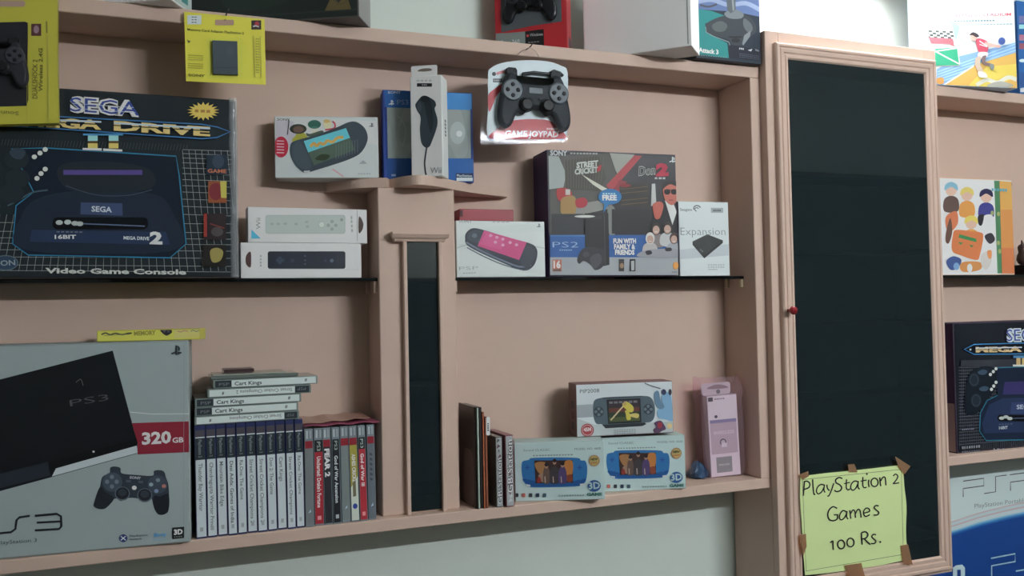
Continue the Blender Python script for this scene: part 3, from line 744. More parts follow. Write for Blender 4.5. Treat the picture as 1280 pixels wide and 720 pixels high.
# white hard drive carton
t, f = carton('hard_drive_box', 'white carton picturing a black portable hard drive, next to the right upright', 'box', (850, 343.5), (912.5, 343), (849.5, 251.5), GZ1, .045, .034, .026, (178, 186, 186), K=.66)
mb, A = panel(t, f, mat((190, 200, 204), .4, .66), K=.66); A.at(670, 180, 4.235)
A.text('Seagate', (762, 354), (826, 354), 14, (96, 104, 108), .01); A.ring(852, 342, 18, 16, 6, (84, 92, 96), 16, PI * .9, PI * 1.9); A.ring(850, 346, 10, 9, 5, (84, 92, 96), 12, PI * .5, PI * 1.9)
A.rect(926, 338, 990, 364, (150, 160, 164)); A.scribble(938, 352, 980, 352, (80, 88, 92), 4, 10)
A.text('Expansion', (765, 482), (1002, 482), 40, (120, 128, 134), -.012)
A.poly([(760, 560), (1020, 530), (1020, 590), (762, 610)], (182, 192, 198))
A.poly([(828, 516), (906, 478), (988, 510), (890, 584)], (40, 46, 46)); A.poly([(828, 516), (890, 584), (890, 606), (828, 534)], (28, 32, 32)); A.poly([(890, 584), (988, 510), (988, 524), (890, 606)], (24, 28, 28)); A.scribble(868, 558, 885, 572, (110, 116, 116), 2, 5)
for y in (640, 652, 664): A.scribble(910, y, 1000 if y < 660 else 960, y, (140, 148, 150), 7, 4)
mb.build('front_panel', t)

# ================================================================== PS3 carton (bottom shelf, left)
KP = .40
t, f = carton('console_box', 'big silver grey console carton with a red 320GB band, on the bottom board', 'box', (-36, 702), (238.5, 677.5), (238.5, 425), Z_BU, .10, .012, -.013, (104, 112, 112), K=KP,
              H=onY(239, 425, -.013).z - Z_BU, bevel=.003)
mb, A = panel(t, f, mat((112, 123, 124), .5, KP, noise=.02), K=KP, rough=.35, m=.003)
A.poly([(-30, 482), (140.6, 438.3), (164.6, 528), (172, 553), (171, 567), (66, 596), (-30, 622)], (13, 15, 19))
A.poly([(-30, 600), (60, 577), (64, 594), (-30, 618)], (28, 34, 42)); A.poly([(60, 578), (170, 549), (172, 557), (70, 586), (63, 594)], (9, 10, 13))
A.poly([(65, 595.5), (70, 585.5), (171, 557), (172, 566)], (150, 160, 164)); A.ell(117, 564.5, 1.6, 1.4, (170, 178, 180), 8)
A.line([(140.6, 438.3), (164.6, 528)], .8, (30, 32, 38))
A.text('PS3', (88, 508), (136, 500), 8, (66, 66, 72), -.01); A.stroke([(95, 478), (101, 474), (104, 482)], 1, (72, 72, 76))
A.poly([(165, 528.8), (238, 526.5), (238, 565), (172, 568), (172, 553)], (106, 24, 40))
A.text('320', (177.5, 555.3), (214, 553), 14, (205, 212, 212), .04); A.text('GB', (215.5, 553.4), (229.5, 552.5), 6.2, (205, 212, 212), .03)
A.line([(163, 515), (190, 517.5), (238, 517)], .8, (168, 176, 174)); A.line([(230, 430), (229.5, 676)], .5, (112, 120, 120))
A.at(0, 540, 4)
A.blob([(548, 205), (552, 178), (575, 172), (602, 180), (610, 206), (680, 214), (762, 218), (770, 195), (795, 190), (820, 198), (830, 228), (843, 270), (845, 380), (825, 410), (790, 410), (768, 370), (755, 330), (720, 350), (690, 332), (640, 330), (605, 345), (575, 332), (535, 376), (505, 386), (475, 376), (470, 355), (498, 280), (512, 225)], (36, 43, 52))
A.blob([(500, 275), (530, 300), (570, 330), (535, 376), (505, 386), (475, 376), (470, 355)], (24, 29, 36)); A.blob([(770, 320), (800, 322), (842, 310), (845, 380), (825, 410), (790, 410), (768, 370)], (20, 24, 31))
A.ell(562, 250, 50, 48, (52, 62, 73)); A.ell(788, 262, 50, 46, (48, 57, 68))
for cx, cy in ((612, 308), (724, 316)): A.ell(cx, cy, 38, 35, (72, 82, 92)); A.ell(cx, cy - 2, 33, 30, (24, 28, 35)); A.ell(cx, cy - 6, 22, 18, (38, 44, 53))
for dx, dy in ((0, -24), (0, 24), (-24, 0), (24, 0)): A.ell(560 + dx, 248 + dy, 11, 11, (86, 96, 108), 10)
for dx, dy, cc in ((0, -22, (96, 112, 118)), (-34, 0, (110, 128, 132)), (30, 8, (140, 90, 84)), (-8, 32, (96, 112, 140))): A.ell(790 + dx, 262 + dy, 11, 10, cc, 10)
A.text('SONY', (648, 232), (704, 236), 12, (150, 158, 164), .03); A.ell(672, 278, 12, 11, (176, 186, 188)); A.poly([(630, 238), (655, 240), (655, 252), (630, 250)], (60, 68, 78)); A.poly([(692, 242), (716, 244), (716, 256), (692, 254)], (60, 68, 78))
INKP = (26, 29, 32)
A.line([(-30, 508), (56, 500), (78, 484), (84, 440), (98, 426), (150, 418)], 11, INKP)
A.line([(175, 418), (285, 408), (306, 420), (308, 470), (296, 484), (175, 491)], 11, INKP); A.line([(185, 452), (304, 446)], 10, INKP)
A.text('PlayStation 3', (-14, 562), (185, 548), 19, (58, 64, 66), -.005)
A.ell(617, 530, 21, 20, (40, 48, 92)); A.line([(605, 520), (629, 540)], 5, (160, 170, 190)); A.line([(629, 520), (605, 540)], 5, (160, 170, 190))
A.text('PlayStation', (648, 524), (738, 518), 10, (52, 56, 74), .01); A.text('Network', (648, 540), (710, 536), 10, (52, 56, 74), .01)
A.text('Blu-ray', (770, 524), (832, 518), 19, (64, 128, 172), .03, .15); A.scribble(762, 538, 830, 533, (96, 146, 174), 6, 4)
A.poly([(862, 477), (921, 472), (921, 528), (862, 534)], (22, 26, 28)); A.text('3D', (870, 512), (914, 508), 24, (180, 190, 190), .05); A.scribble(870, 524, 914, 520, (110, 118, 118), 4, 4)
A.at(0, 0, 1); ps_logo(A, 220.5, 438.5, 7.2, (40, 46, 50))
mb.build('front_panel', t)
PS3_TOP = Z_BU + f.H

# long yellow carton lying on it
t, f = carton('memory_card_box', 'long thin yellow carton lying on top of the silver console carton', 'box', (121, 425), (250, 419), (123, 409), PS3_TOP + .0003, .05, .030, -.006, (150, 146, 46), K=.42, bevel=.001,
              H=onY(121, 409.5, .03).z - onY(121, 423.5, .03).z)
mb, A = panel(t, f, mat((168, 162, 56), .4, .42), K=.42); A.at(115, 396.8, 8.83)
A.poly([(905, 90), (1195, 74), (1192, 215), (905, 232)], (178, 168, 92))
A.stroke([(105, 190), (150, 172), (200, 190), (260, 176), (330, 190), (400, 176), (440, 174)], 16, (62, 66, 48)); A.line([(130, 200), (420, 186)], 6, (110, 112, 70))
A.text('MEMORY', (465, 200), (705, 188), 44, (128, 122, 48), .04); A.blob([(750, 130), (800, 115), (860, 118), (885, 160), (850, 190), (820, 200), (780, 175)], (40, 38, 42)); A.line([(715, 130), (760, 136)], 7, (40, 38, 42)); A.ell(800, 150, 16, 14, (80, 72, 92)); A.ell(845, 155, 16, 14, (70, 66, 84))
A.stroke([(945, 150), (980, 160), (1020, 145), (1060, 155)], 9, (160, 116, 92)); A.stroke([(1090, 155), (1120, 140), (1150, 155), (1190, 140)], 9, (100, 118, 92))
mb.build('front_panel', t)

# ================================================================== row of white spined game cases
def lean_case(name, label, cat, group, xb, xb2, xt, yb, zb, h, dep, y0, shell, K):
    """upright case: lower-left corner pixel xb, lower right xb2, top-left xt"""
    a = onY(xb, yb, y0); a.z = zb; b = onY(xb2, yb, y0)
    w = b.x - a.x; top = onY(xt, yb - 140, y0)
    ang = math.atan2(a.x - top.x, top.z - a.z) if xt is not None else 0
    u = V((math.cos(ang), 0, math.sin(ang))); v = V((-math.sin(ang), 0, math.cos(ang)))
    f = Face(a, u, v); f.W = w; f.H = h; f.d = dep
    t = thing(name, label, cat, a + V((w / 2, dep / 2, 0)), group)
    mb = MB(); bk = V((0, dep, 0)); c = [a, a + u * w, a + u * w + bk, a + bk]
    mb.hexa(c + [p + v * h for p in c], mat(shell, .25, K, coat=.4), .0012, 2); mb.build('case', t)
    return t, f
KG = .5
bot = [245.9, 260.1, 273.1, 285.9, 298.1, 310.3, 323.1, 335.7, 347.9, 360.1, 371.3, 382.2]
topx = [242.9, 257.1, 269.6, 282.5, 295, 307.1, 319.6, 332.1, 344.2, 356.5, 367.9]
titles = ['Thunder Bay Warrior', 'Chandragupta Warrior Prince', 'Mountain Bike Edge', 'Desi Adda: Games of India', 'Ra.One: The Game', 'Street Cricket Champions 2', 'Street Cricket Champions 2', 'Don 2: The Game', 'Cart Kings', 'Street Cricket Champions', 'Ra.One: The Game']
desc = ['first from the silver console carton', 'second from the silver console carton', 'third from the silver console carton', 'fourth from the silver console carton', 'with short title, fifth from the silver console carton', 'sixth from the silver console carton', 'fifth from the dark and red cases', 'fourth from the dark and red cases', 'with a short bold title, third from the dark and red cases', 'second from the dark and red cases', 'beside the first grey game case']
for i in range(11):
    yb = 673 - (bot[i] - 245.9) * .098
    t, f = lean_case('game_case', 'white spined game case ' + desc[i], 'game case', 'white spined game cases in the row', bot[i] - .4, bot[i + 1] - .9, topx[i] - .2, yb, Z_BU, .190, .105 if i % 3 else .1, .004 + .0015 * (i % 3), (38, 44, 78), KG)
    mb = MB(); A = Art(f, mb, K=KG, rough=.35); A.uvm = True; w, h = f.W, f.H; e = .0012
    A.uvpoly([(e, .003), (w - e, .003), (w - e, h - .058), (e, h - .058)], (172, 182, 186))
    A.uvpoly([(e, h - .058), (w - e, h - .058), (w - e, h - .008), (e, h - .008)], (33, 42, 48))
    A.uvpoly([(e, h - .0215), (w - e, h - .0215), (w - e, h - .0195), (e, h - .0195)], (170, 178, 180)); A.uvpoly([(e, h - .0195), (w - e, h - .0195), (w - e, h - .008), (e, h - .008)], (62, 58, 66))
    x = w * .34
    A.text('PlayStation 2', (x, h - .024), (x, h - .054), -.0, (120, 128, 130), .0) if 0 else None
    hh = w * .36
    def vt(s_, y0, y1, m, hgt, bold=0.0):
        vv, ff = text_mesh(s_, bold)
        x0 = min(q.x for q in vv); x1 = max(q.x for q in vv); k = (y0 - y1) / (x1 - x0); ky = hgt / .69
        A.up(); mb.add([A.f.P(w * .5 - hgt / 2 + q.y * ky, y0 - (q.x - x0) * k, A.h) for q in vv], ff, A.m(m))
    vt('PlayStation 2', h - .024, h - .054, (128, 136, 138), w * .30)
    L = len(titles[i]) * .0042
    vt(titles[i], h - .064, h - .064 - L, (84, 92, 96) if i != 3 else (44, 50, 54), w * .36, .01)
    A.uvpoly([(w * .35, .012), (w * .65, .012), (w * .65, .019), (w * .35, .019)], (140, 148, 152))
    mb.build('spine_insert', t)

# ================================================================== row of dark / red game cases
KH = .5
b3 = [382, 393.6, 406, 417, 427.6, 439.3, 450.5, 460.7, 471.2]; t3 = [379.6, 391.5, 401.8, 413.3, 423.8, 434.2, 445.6, 457.1]
specs = [('grey case with a red cap band, beside the white spined row', (98, 104, 106), None, '', None, True),
         ('red game case with white lettering, beside the grey case at the white row', (142, 30, 42), None, 'Uncharted: Drake\'s Fortune', (196, 190, 190), False),
         ('black game case with large white capital letters on its spine', (36, 38, 42), None, 'FEAR 2', (200, 206, 206), True),
         ('black game case with small white lettering, between large-lettered and grey cases', (26, 28, 33), None, 'God of War Ascension', (176, 182, 184), False),
         ('grey game case between black and yellow-green cases', (100, 110, 110), None, '', None, True),
         ('yellow and white game case with a green spine top', (176, 184, 172), (136, 130, 44), 'ASHES CRICKET', (196, 200, 190), True),
         ('red game case next to the last grey case', (150, 34, 46), None, 'God of War III', (206, 196, 196), False),
         ('grey case at the end of the row, beside the mirrored post', (84, 92, 100), None, '', (60, 66, 76), True)]
for i, (lb, base, top, ttl, tc, red) in enumerate(specs):
    yb = 659.5 - (b3[i] - 382) * .112
    t, f = lean_case('game_case', lb, 'game case', 'dark and red spined game cases in the row', b3[i], b3[i + 1] - .6, t3[i] + .3, yb, Z_BU, .1715, .1, .004 + .002 * ((i * 5) % 3), (96, 106, 112), KH)
    mb = MB(); A = Art(f, mb, K=KH, rough=.35); A.uvm = True; w, h = f.W, f.H; e = .001
    A.uvpoly([(e, .003), (w - e, .003), (w - e, h - .021), (e, h - .021)], base)
    if top: A.uvpoly([(e, h - .11), (w - e, h - .09), (w - e, h - .021), (e, h - .021)], top)
    if red: A.uvpoly([(e, h - .034), (w - e, h - .034), (w - e, h - .021), (e, h - .021)], (118, 26, 38))
    else:
        A.uvpoly([(e, h - .042), (w - e, h - .042), (w - e, h - .021), (e, h - .021)], (30, 34, 36)); vt_y = (h - .024, h - .040)
    A.uvpoly([(w * .2, h - .017), (w * .42, h - .017), (w * .42, h - .003), (w * .2, h - .003)], (146, 156, 160)); A.uvpoly([(w * .6, h - .017), (w * .8, h - .017), (w * .8, h - .003), (w * .6, h - .003)], (128, 138, 144))
    def vt(s_, y0, y1, m, hgt, bold=0.0):
        vv, ff = text_mesh(s_, bold)
        x0 = min(q.x for q in vv); x1 = max(q.x for q in vv); k = (y0 - y1) / (x1 - x0); ky = hgt / .69
        A.up(); mb.add([A.f.P(w * .5 - hgt / 2 + q.y * ky, y0 - (q.x - x0) * k, A.h) for q in vv], ff, A.m(m))
    if not red: vt('PS3', h - .024, h - .040, (150, 164, 160), w * .36)
    if ttl == 'FEAR 2': vt(ttl, h - .037, h - .087, tc, w * .55, .05)
    elif ttl: vt(ttl, h - .050, h - .050 - min(.09, len(ttl) * .0042), tc, w * .40, .03)
    if i == 7:
        for k in range(6): A.uvpoly([(w * .3, h - .05 - k * .009), (w * .62, h - .052 - k * .009), (w * .66, h - .056 - k * .009), (w * .34, h - .055 - k * .009)], (56, 62, 72))
    if i == 5: A.uvpoly(ell(w * .5, .028, w * .28, w * .32, 14), (40, 62, 130)); A.uvpoly([(w * .3, .045), (w * .66, .046), (w * .66, .075), (w * .3, .07)], (96, 92, 70))
    if i in (0, 7, 4): A.uvpoly([(w * .35, .024), (w * .65, .026), (w * .6, .031)], (150, 170, 190))
    if i in (1, 3, 6): A.uvpoly([(w * .3, .010), (w * .7, .010), (w * .7, .017), (w * .3, .017)], (196, 130, 134) if i != 3 else (150, 156, 160))
    mb.build('spine_insert', t)

# thin plastic sleeves lying on those cases
zt = Z_BU + .190
P0 = onY(375, 524, .012); P1 = onY(476, 516, .004)
zl = Z_BU + .1745
for lb, mt, z, a, b, y0, y1 in (('magenta edged plastic sleeve lying on the dark and red game cases', mat((128, 60, 84), .3, .5), zl, P0.x + .008, P1.x - .002, .006, .10),
                                ('brown glossy leaflet on top of the magenta edged sleeve', mat((140, 106, 92), .3, .5), zl + .0030, P0.x + .004, P1.x - .016, .02, .11)):
    mb = MB(); n = 14; r0, r1 = [], []
    for k in range(n + 1):
        x = a + (b - a) * k / n; dz = .0012 * math.sin(k * 1.3) + .0012 + (.004 * (k / n) if z > zl else 0)
        r0.append((x, z + dz))
    ring = lambda y, q=0: [(x, y, z2 + q) for x, z2 in r0] + [(x, y, z2 + q + .0009) for x, z2 in r0[::-1]]
    mb.loft([ring(y0), ring(y1, .002)], mt, False)
    solo(mb, 'plastic_sleeve' if z == zl else 'leaflet', lb, 'sleeve' if z == zl else 'leaflet')

# ================================================================== small handheld game cases stacked flat
zst = zt + .0008
def flat_case(label, x0, x1, xm, dark_left, ttl, zb, h, yaw, y0=.002, shell=(96, 108, 106)):
    a = onY(x0, 520, y0); b = onY(x1, 520, y0); W = b.x - a.x; a.z = zb
    u = V((math.cos(yaw), math.sin(yaw), 0)); f = Face(a, u, (0, 0, 1)); bk = -f.n * .1
    t = thing('game_case', label, 'game case', a + u * W / 2 + bk / 2, 'small cases stacked on the white spined row')
    mb = MB(); c = [a, a + u * W, a + u * W + bk, a + bk]
    mb.hexa(c + [p + V((0, 0, h)) for p in c], mat(shell, .2, .5, coat=.5), .001, 2); mb.build('case', t)
    mb = MB(); A = Art(f, mb, K=.5, rough=.35); A.uvm = True; e = .0016
    xm_ = onY(xm, 520, y0).x - a.x
    lo, hi = (xm_, W - e * 2) if dark_left else (e * 2, xm_); d0, d1 = (e * 2, xm_) if dark_left else (xm_, W - e * 2)
    A.uvpoly([(lo, e), (hi, e), (hi, h - e), (lo, h - e)], (178, 190, 188)); A.uvpoly([(d0, e), (d1, e), (d1, h - e), (d0, h - e)], (36, 44, 50))
    if dark_left:
        A.text(ttl, (lo + .005, h * .28), (lo + .05, h * .28), h * .42, (44, 50, 56), .02); A.text('PSP', (d0 + .006, h * .3), (d1 - .004, h * .3), h * .34, (100, 108, 112), .0)
        A.uvpoly([(hi - .020, h * .35), (hi - .016, h * .35), (hi - .015, h * .7), (hi - .019, h * .7)], (110, 118, 122))
    else:
        L = .0036 * len(ttl); A.text(ttl, (hi - .005, h * .72), (hi - .005 - L, h * .72), -h * .40, (96, 104, 106), .01) ; A.text('PSP', (d1 - .006, h * .7), (d0 + .004, h * .7), -h * .34, (100, 108, 112), .0)
        A.uvpoly([(lo + .02, h * .3), (lo + .023, h * .3), (lo + .024, h * .62), (lo + .021, h * .62)], (90, 98, 102))
    mb.build('spine_insert', t); return zb + h + .0004
hs = .0145
z = flat_case('small white spined case at the base of the stack, its lettering upside down', 243, 374, 355.5, False, 'Street Cricket Champions', zst, hs, .01)
z = flat_case('small white spined case with a dark end, second from the base of the stack', 243.5, 373, 265, True, 'Cart Kings', z, hs, .0, .004)
z = flat_case('small white spined case in the middle of the stack', 243.8, 377, 267, True, 'Cart Kings', z, hs, .01, .002)
z = flat_case('small white spined case with its dark end toward the mirrored post', 259.5, 389, 369, False, 'Street Cricket Champions 2', z, hs, -.01, .003)
z = flat_case('small white spined case topmost, sticking out furthest toward the mirrored post', 267, 398, 290, True, 'Cart Kings', z, hs, .015, .006)
mb = MB(); a = onY(263, 468, .012); b = onY(373, 466, .012)
mb.box(a.x, b.x, .012, .10, z, z + .006, mat((84, 92, 88), .15, .5, coat=.6), .0012); mb.box(a.x + .004, b.x - .02, .013, .09, z + .0062, z + .0085, mat((120, 124, 116), .15, .5), .0006)
solo(mb, 'slim_case', 'slim grey clear case on top of the stacked white cases', 'case'); z += .0090
a = onY(278.5, 460, .02); b = onY(320, 459, .02)
t = thing('cartridge_case', 'tiny dark clear plastic case at the very top of the stack', 'case', ((a.x + b.x) / 2, .05, z))
mb = MB(); mb.box(a.x + .002, b.x - .003, .022, .075, z + .0012, z + .0068, mat((52, 40, 42), .3, .5), .0005); mb.build('cartridge', t)
mb = MB(); mb.box(a.x, b.x, .02, .078, z, z + .0085, FILM, .0008); mb.build('case', t)

# ================================================================== slim dark albums beside the post
def album(label, x0, x1, ytop, depth, cover, spine, y0, name='album_sleeve'):
    a = onY(x0, 637.5, y0); b = onY(x1, 637.5, y0); a.z = Z_BU
    H = onY(x0, ytop, y0).z - Z_BU
    f = Face(a, (1, 0, 0), (0, 0, 1)); f.W = b.x - a.x; f.H = H; f.d = depth
    t = thing(name, label, 'album', a + V((f.W / 2, depth / 2, 0)), 'slim albums beside the mirrored post')
    mb = MB(); mb.box(a.x, b.x, y0, y0 + depth, Z_BU, Z_BU + H, mat(cover, .35, .55, coat=.2), .0006); mb.build('cover', t)
    mb = MB(); A = Art(f, mb, K=.55); A.uvm = True
    A.uvpoly([(.0006, .0015), (f.W - .0006, .0015), (f.W - .0006, H - .0015), (.0006, H - .0015)], spine); mb.build('spine', t)
    return t, f
t, f = album('brown and black album, broad cover toward the mirrored post', 594.5, 597.2, 508.5, .092, (54, 42, 40), (52, 44, 42), .006)
g = side_face(f, True); mb = MB(); B = Art(g, mb, K=.55, rough=.3); B.uvm = True; W, H = g.W, g.H
B.uvpoly([(W * .02, H * .02), (W * .98, H * .02), (W * .98, H * .98), (W * .02, H * .98)], (60, 48, 46)); B.uvpoly(smooth([(W * .3, H * .04), (W * .9, H * .04), (W * .9, H * .5), (W * .6, H * .56), (W * .35, H * .5)], 4), (96, 80, 74))
B.uvpoly(smooth([(W * .1, H * .6), (W * .9, H * .6), (W * .9, H * .9), (W * .4, H * .93), (W * .12, H * .85)], 4), (44, 38, 38)); mb.build('cover_print', t)
album('thin album with a pale green-grey spine, second from the mirrored post', 597.8, 600.9, 509, .092, (50, 56, 52), (150, 166, 154), .0, )
album('thin black album between pale green and orange spines', 601.4, 604.4, 509, .092, (40, 36, 36), (44, 40, 40), .003)
album('slim album with an orange spine, fourth from the mirrored post', 604.8, 607.4, 515, .092, (80, 44, 30), (160, 84, 48), .0)
t, f = album('slim album with an orange-brown spine and a white tag, beside the lettered disc cases', 607.8, 611.0, 521, .092, (76, 46, 36), (130, 72, 46), .001)
mb = MB(); A = Art(f, mb, K=.6, h=.0006).at(560, 490, 4.5); A.h = .0006; A.free = True
q = [A.c(x) for x in rrect(214, 140, 235, 244, 8)]
mb.loft([[f.P(a, b, .0006) for a, b in q], [f.P(a, b, .0012) for a, b in q]], mat((190, 196, 196), .4, .6), False)
A.h = .0013; A.scribble(224, 175, 224, 222, (50, 54, 56), 4, 8); mb.build('tag', t)

# lettered disc cases
for k, (x0, x1, yt, y0, lb, rows) in enumerate(((621, 629.2, 543, -.002, 'grey disc case lettered on a silver spine, beside the slim albums', (252, 640)), (633.2, 643.2, 541, -.006, 'grey disc case lettered on a silver spine, beside the blue handheld carton', (225, 560)))):
    a = onY(x0, 636, y0); b = onY(x1, 636, y0); a.z = Z_BU; H = .1335 if k == 0 else .136
    f = Face(a, (1, 0, 0), (0, 0, 1)); f.W = b.x - a.x; f.H = H; f.d = .10
    t = thing('disc_case', lb, 'disc case', a + V((f.W / 2, .05, 0)), 'lettered disc cases')
    mb = MB(); mb.box(a.x, b.x, y0, y0 + .1, Z_BU, Z_BU + H, mat((84, 82, 78) if k == 0 else (110, 62, 70), .3, .55), .001); mb.build('case', t)
    mb = MB(); A = Art(f, mb, K=.6, rough=.3); A.uvm = True; w = f.W; h = H
    A.uvpoly([(.001, .002), (w - .001, .002), (w - .001, h - .002), (.001, h - .002)], (150, 156, 158))
    random.seed(3 + k)
    for j in range(16):
        y = h * random.uniform(.05, .95); A.uvpoly([(w * random.uniform(.1, .5), y), (w * random.uniform(.5, .9), y + .004), (w * random.uniform(.3, .9), y + .008)], random.choice([(120, 126, 128), (176, 182, 184), (96, 70, 74), (70, 74, 78)]))
    vv, ff = text_mesh('GB Station', .05)
    for bold, cc in ((.05, (60, 62, 68)), (.0, (206, 210, 212))):
        vv, ff = text_mesh('GB Station', bold); x0_ = min(q.x for q in vv); x1_ = max(q.x for q in vv); hg = w * .68; ky = hg / .69
        y0_, y1_ = (h * .05, h * .70) if k == 0 else (h * .20, h * .93)
        kk = (y1_ - y0_) / (x1_ - x0_); A.up()
        mb.add([f.P(w * .5 + hg / 2 - q.y * ky, y0_ + (q.x - x0_) * kk, A.h) for q in vv], ff, A.m(cc))
    mb.build('spine_insert', t)

# ================================================================== pale cartons with blue handhelds
def blue_box(label, BL, BR, TL, Yl, Yr, ox, oy, sc, dx=0):
    t, f = carton('handheld_console_box', label, 'box', BL, BR, TL, Z_BU, .055, Yl, Yr, (150, 170, 168), K=.66, group='pale cartons with blue handheld consoles')
    mb, A = panel(t, f, mat((164, 186, 186), .35, .66), K=.66); A.at(ox, oy, sc)
    A.text('Sound CLASSIC', (108, 184), (360, 178), 22, (96, 116, 118), .0); A.text('MODEL NO: 4600', (592, 172), (842, 164), 20, (84, 104, 106), .0); A.scribble(200, 224, 580, 214, (120, 140, 142), 14, 12)
    A.blob([(92, 300), (105, 275), (160, 262), (190, 245), (400, 240), (620, 245), (650, 268), (695, 275), (712, 340), (705, 440), (680, 488), (630, 512), (400, 522), (170, 522), (125, 490), (100, 430), (90, 360)], (36, 104, 160), 4)
    A.blob([(110, 440), (300, 480), (500, 480), (690, 440), (670, 488), (600, 508), (200, 515), (130, 488)], (26, 78, 136))
    A.poly([(128, 492), (176, 500), (172, 520), (140, 514)], (186, 196, 198)); A.poly([(640, 490), (690, 484), (676, 506), (646, 512)], (186, 196, 198))
    for cx, cy in ((145, 335), (640, 335)): A.ell(cx, cy, 30, 32, (40, 100, 160)); A.line([(cx - 22, cy), (cx + 22, cy)], 8, (26, 70, 130)); A.line([(cx, cy - 22), (cx, cy + 22)], 8, (26, 70, 130))
    A.ell(645, 440, 20, 16, (40, 100, 160)); A.ell(150, 430, 22, 18, (44, 106, 166))
    A.poly([(212, 268), (574, 266), (578, 478), (222, 484)], (60, 42, 40))
    A.blob([(215, 300), (270, 280), (330, 300), (340, 380), (280, 400), (240, 370)], (150, 106, 62)); A.blob([(500, 280), (570, 275), (574, 380), (540, 420), (505, 380)], (172, 108, 44)); A.blob([(250, 410), (300, 385), (330, 420), (310, 470), (270, 465)], (140, 110, 92)); A.blob([(510, 420), (560, 400), (574, 460), (530, 474)], (120, 56, 36)); A.blob([(240, 440), (262, 425), (275, 470), (240, 478)], (130, 40, 34))
    for cx, top, w, b in ((325, 300, 30, (92, 74, 66)), (402, 262, 44, (58, 54, 58)), (478, 290, 36, (74, 62, 104))):
        A.blob([(cx - w * .9, 480), (cx - w, 380), (cx - w * .6, 335), (cx, 322), (cx + w * .6, 335), (cx + w, 380), (cx + w * .9, 480)], b); A.ell(cx, top + 22, 17, 24, (150, 116, 96)); A.ell(cx, top + 8, 19, 18, (40, 34, 36)); A.line([(cx - 14, 420), (cx - 10, 478)], 9, (170, 150, 140))
    st = [(778 + 54 * (1 if k % 2 else .9) * math.cos(PI * k / 20), 270 + 56 * (1 if k % 2 else .9) * math.sin(PI * k / 20)) for k in range(40)]
    A.poly(st, (158, 100, 66)); A.ell(778, 270, 44, 46, (164, 150, 88)); A.text('NEW', (744, 268), (812, 264), 20, (70, 58, 44), .05); A.scribble(748, 292, 808, 288, (160, 80, 50), 4, 14)
    A.ell(778, 508, 62, 55, (34, 82, 138)); A.text('3D', (724, 540), (834, 532), 62, (164, 186, 186), .03); A.text('GAME', (708, 602), (852, 598), 26, (52, 104, 98), .05)
    for k, cc in enumerate(((48, 54, 58), (170, 92, 84), (60, 66, 72), (44, 60, 84), (70, 96, 110))): A.poly(rrect(28 + k * 66, 578, 60 + k * 66, 614, 6), cc)
    A.scribble(440, 600, 690, 594, (138, 160, 160), 10, 14)
    mb.build('front_panel', t); return f
f1 = blue_box('pale carton with a blue handheld console, beside the lettered disc cases', (644, 626.5), (756.5, 625), (644, 553), .030, -.030, 640, 540, 7.575)
f2 = blue_box('pale carton with a blue handheld console, beside the pink bagged carton', (746.5, 616.5), (857.5, 611), (746.5, 547.5), .034, -.012, 746.6, 532.1, 7.89)
zb = Z_BU + max(f1.H, f2.H) + .0004
t, f = carton('handheld_console_box', 'white carton with a grey handheld console, sitting on the two pale blue-console cartons', 'box', (721, 549.4), (842, 541.5), (717, 480.6), zb, .058, .030, -.008, (112, 84, 84), K=.66)
mb, A = panel(t, f, mat((184, 194, 198), .35, .66), K=.66); A.at(700, 465, 7.58)
A.poly([(140, 315), (310, 305), (320, 425), (150, 435)], (150, 160, 166)); A.poly([(150, 440), (330, 500), (1070, 470), (1074, 575), (165, 632)], (176, 186, 188))
A.text('PIP2008', (188, 202), (372, 192), 36, (64, 76, 82), .0)
A.blob([(312, 320), (330, 265), (390, 245), (480, 236), (640, 230), (780, 226), (850, 236), (885, 280), (900, 350), (892, 430), (860, 472), (800, 482), (760, 505), (600, 514), (430, 520), (395, 495), (345, 490), (318, 430)], (76, 92, 102), 4)
A.poly([(400, 500), (800, 480), (820, 492), (780, 512), (430, 534)], (40, 46, 52)); A.line([(400, 248), (780, 232)], 8, (46, 56, 64))
A.poly([(440, 262), (760, 248), (770, 478), (455, 492)], (30, 36, 38)); A.poly([(458, 272), (750, 260), (756, 462), (468, 474)], (46, 60, 44)); A.poly([(458, 272), (750, 260), (752, 325), (462, 340)], (52, 44, 50)); A.poly([(462, 345), (752, 330), (753, 372), (464, 385)], (96, 52, 48))
for k in range(6): A.rect(465 + k * 46, 280 - k * 2, 500 + k * 46, 300 - k * 2, (110, 110, 116))
A.poly([(462, 430), (755, 420), (756, 462), (468, 474)], (74, 84, 48))
A.blob([(590, 300), (625, 280), (665, 300), (695, 335), (690, 375), (655, 380), (620, 350), (600, 330)], (196, 182, 60)); A.blob([(615, 365), (650, 375), (670, 440), (655, 455), (632, 450), (622, 400)], (190, 176, 56)); A.blob([(660, 400), (720, 390), (748, 405), (735, 435), (690, 428), (665, 420)], (196, 178, 96)); A.ell(612, 300, 16, 18, (184, 150, 90)); A.line([(600, 320), (480, 456)], 13, (200, 186, 140))
for cx, cy in ((366, 376), (834, 352)):
    A.ell(cx, cy, 48, 50, (52, 62, 70))
    for dx, dy in ((0, -28), (0, 28), (-28, 0), (28, 0)): A.ell(cx + dx, cy + dy, 15, 15, (96, 112, 120), 10)
A.ell(258, 550, 62, 62, (150, 66, 70)); A.ell(258, 550, 52, 52, (190, 150, 150)); A.ell(258, 550, 46, 44, (158, 60, 64)); A.text('45M', (222, 562), (294, 556), 32, (206, 190, 192), .05)
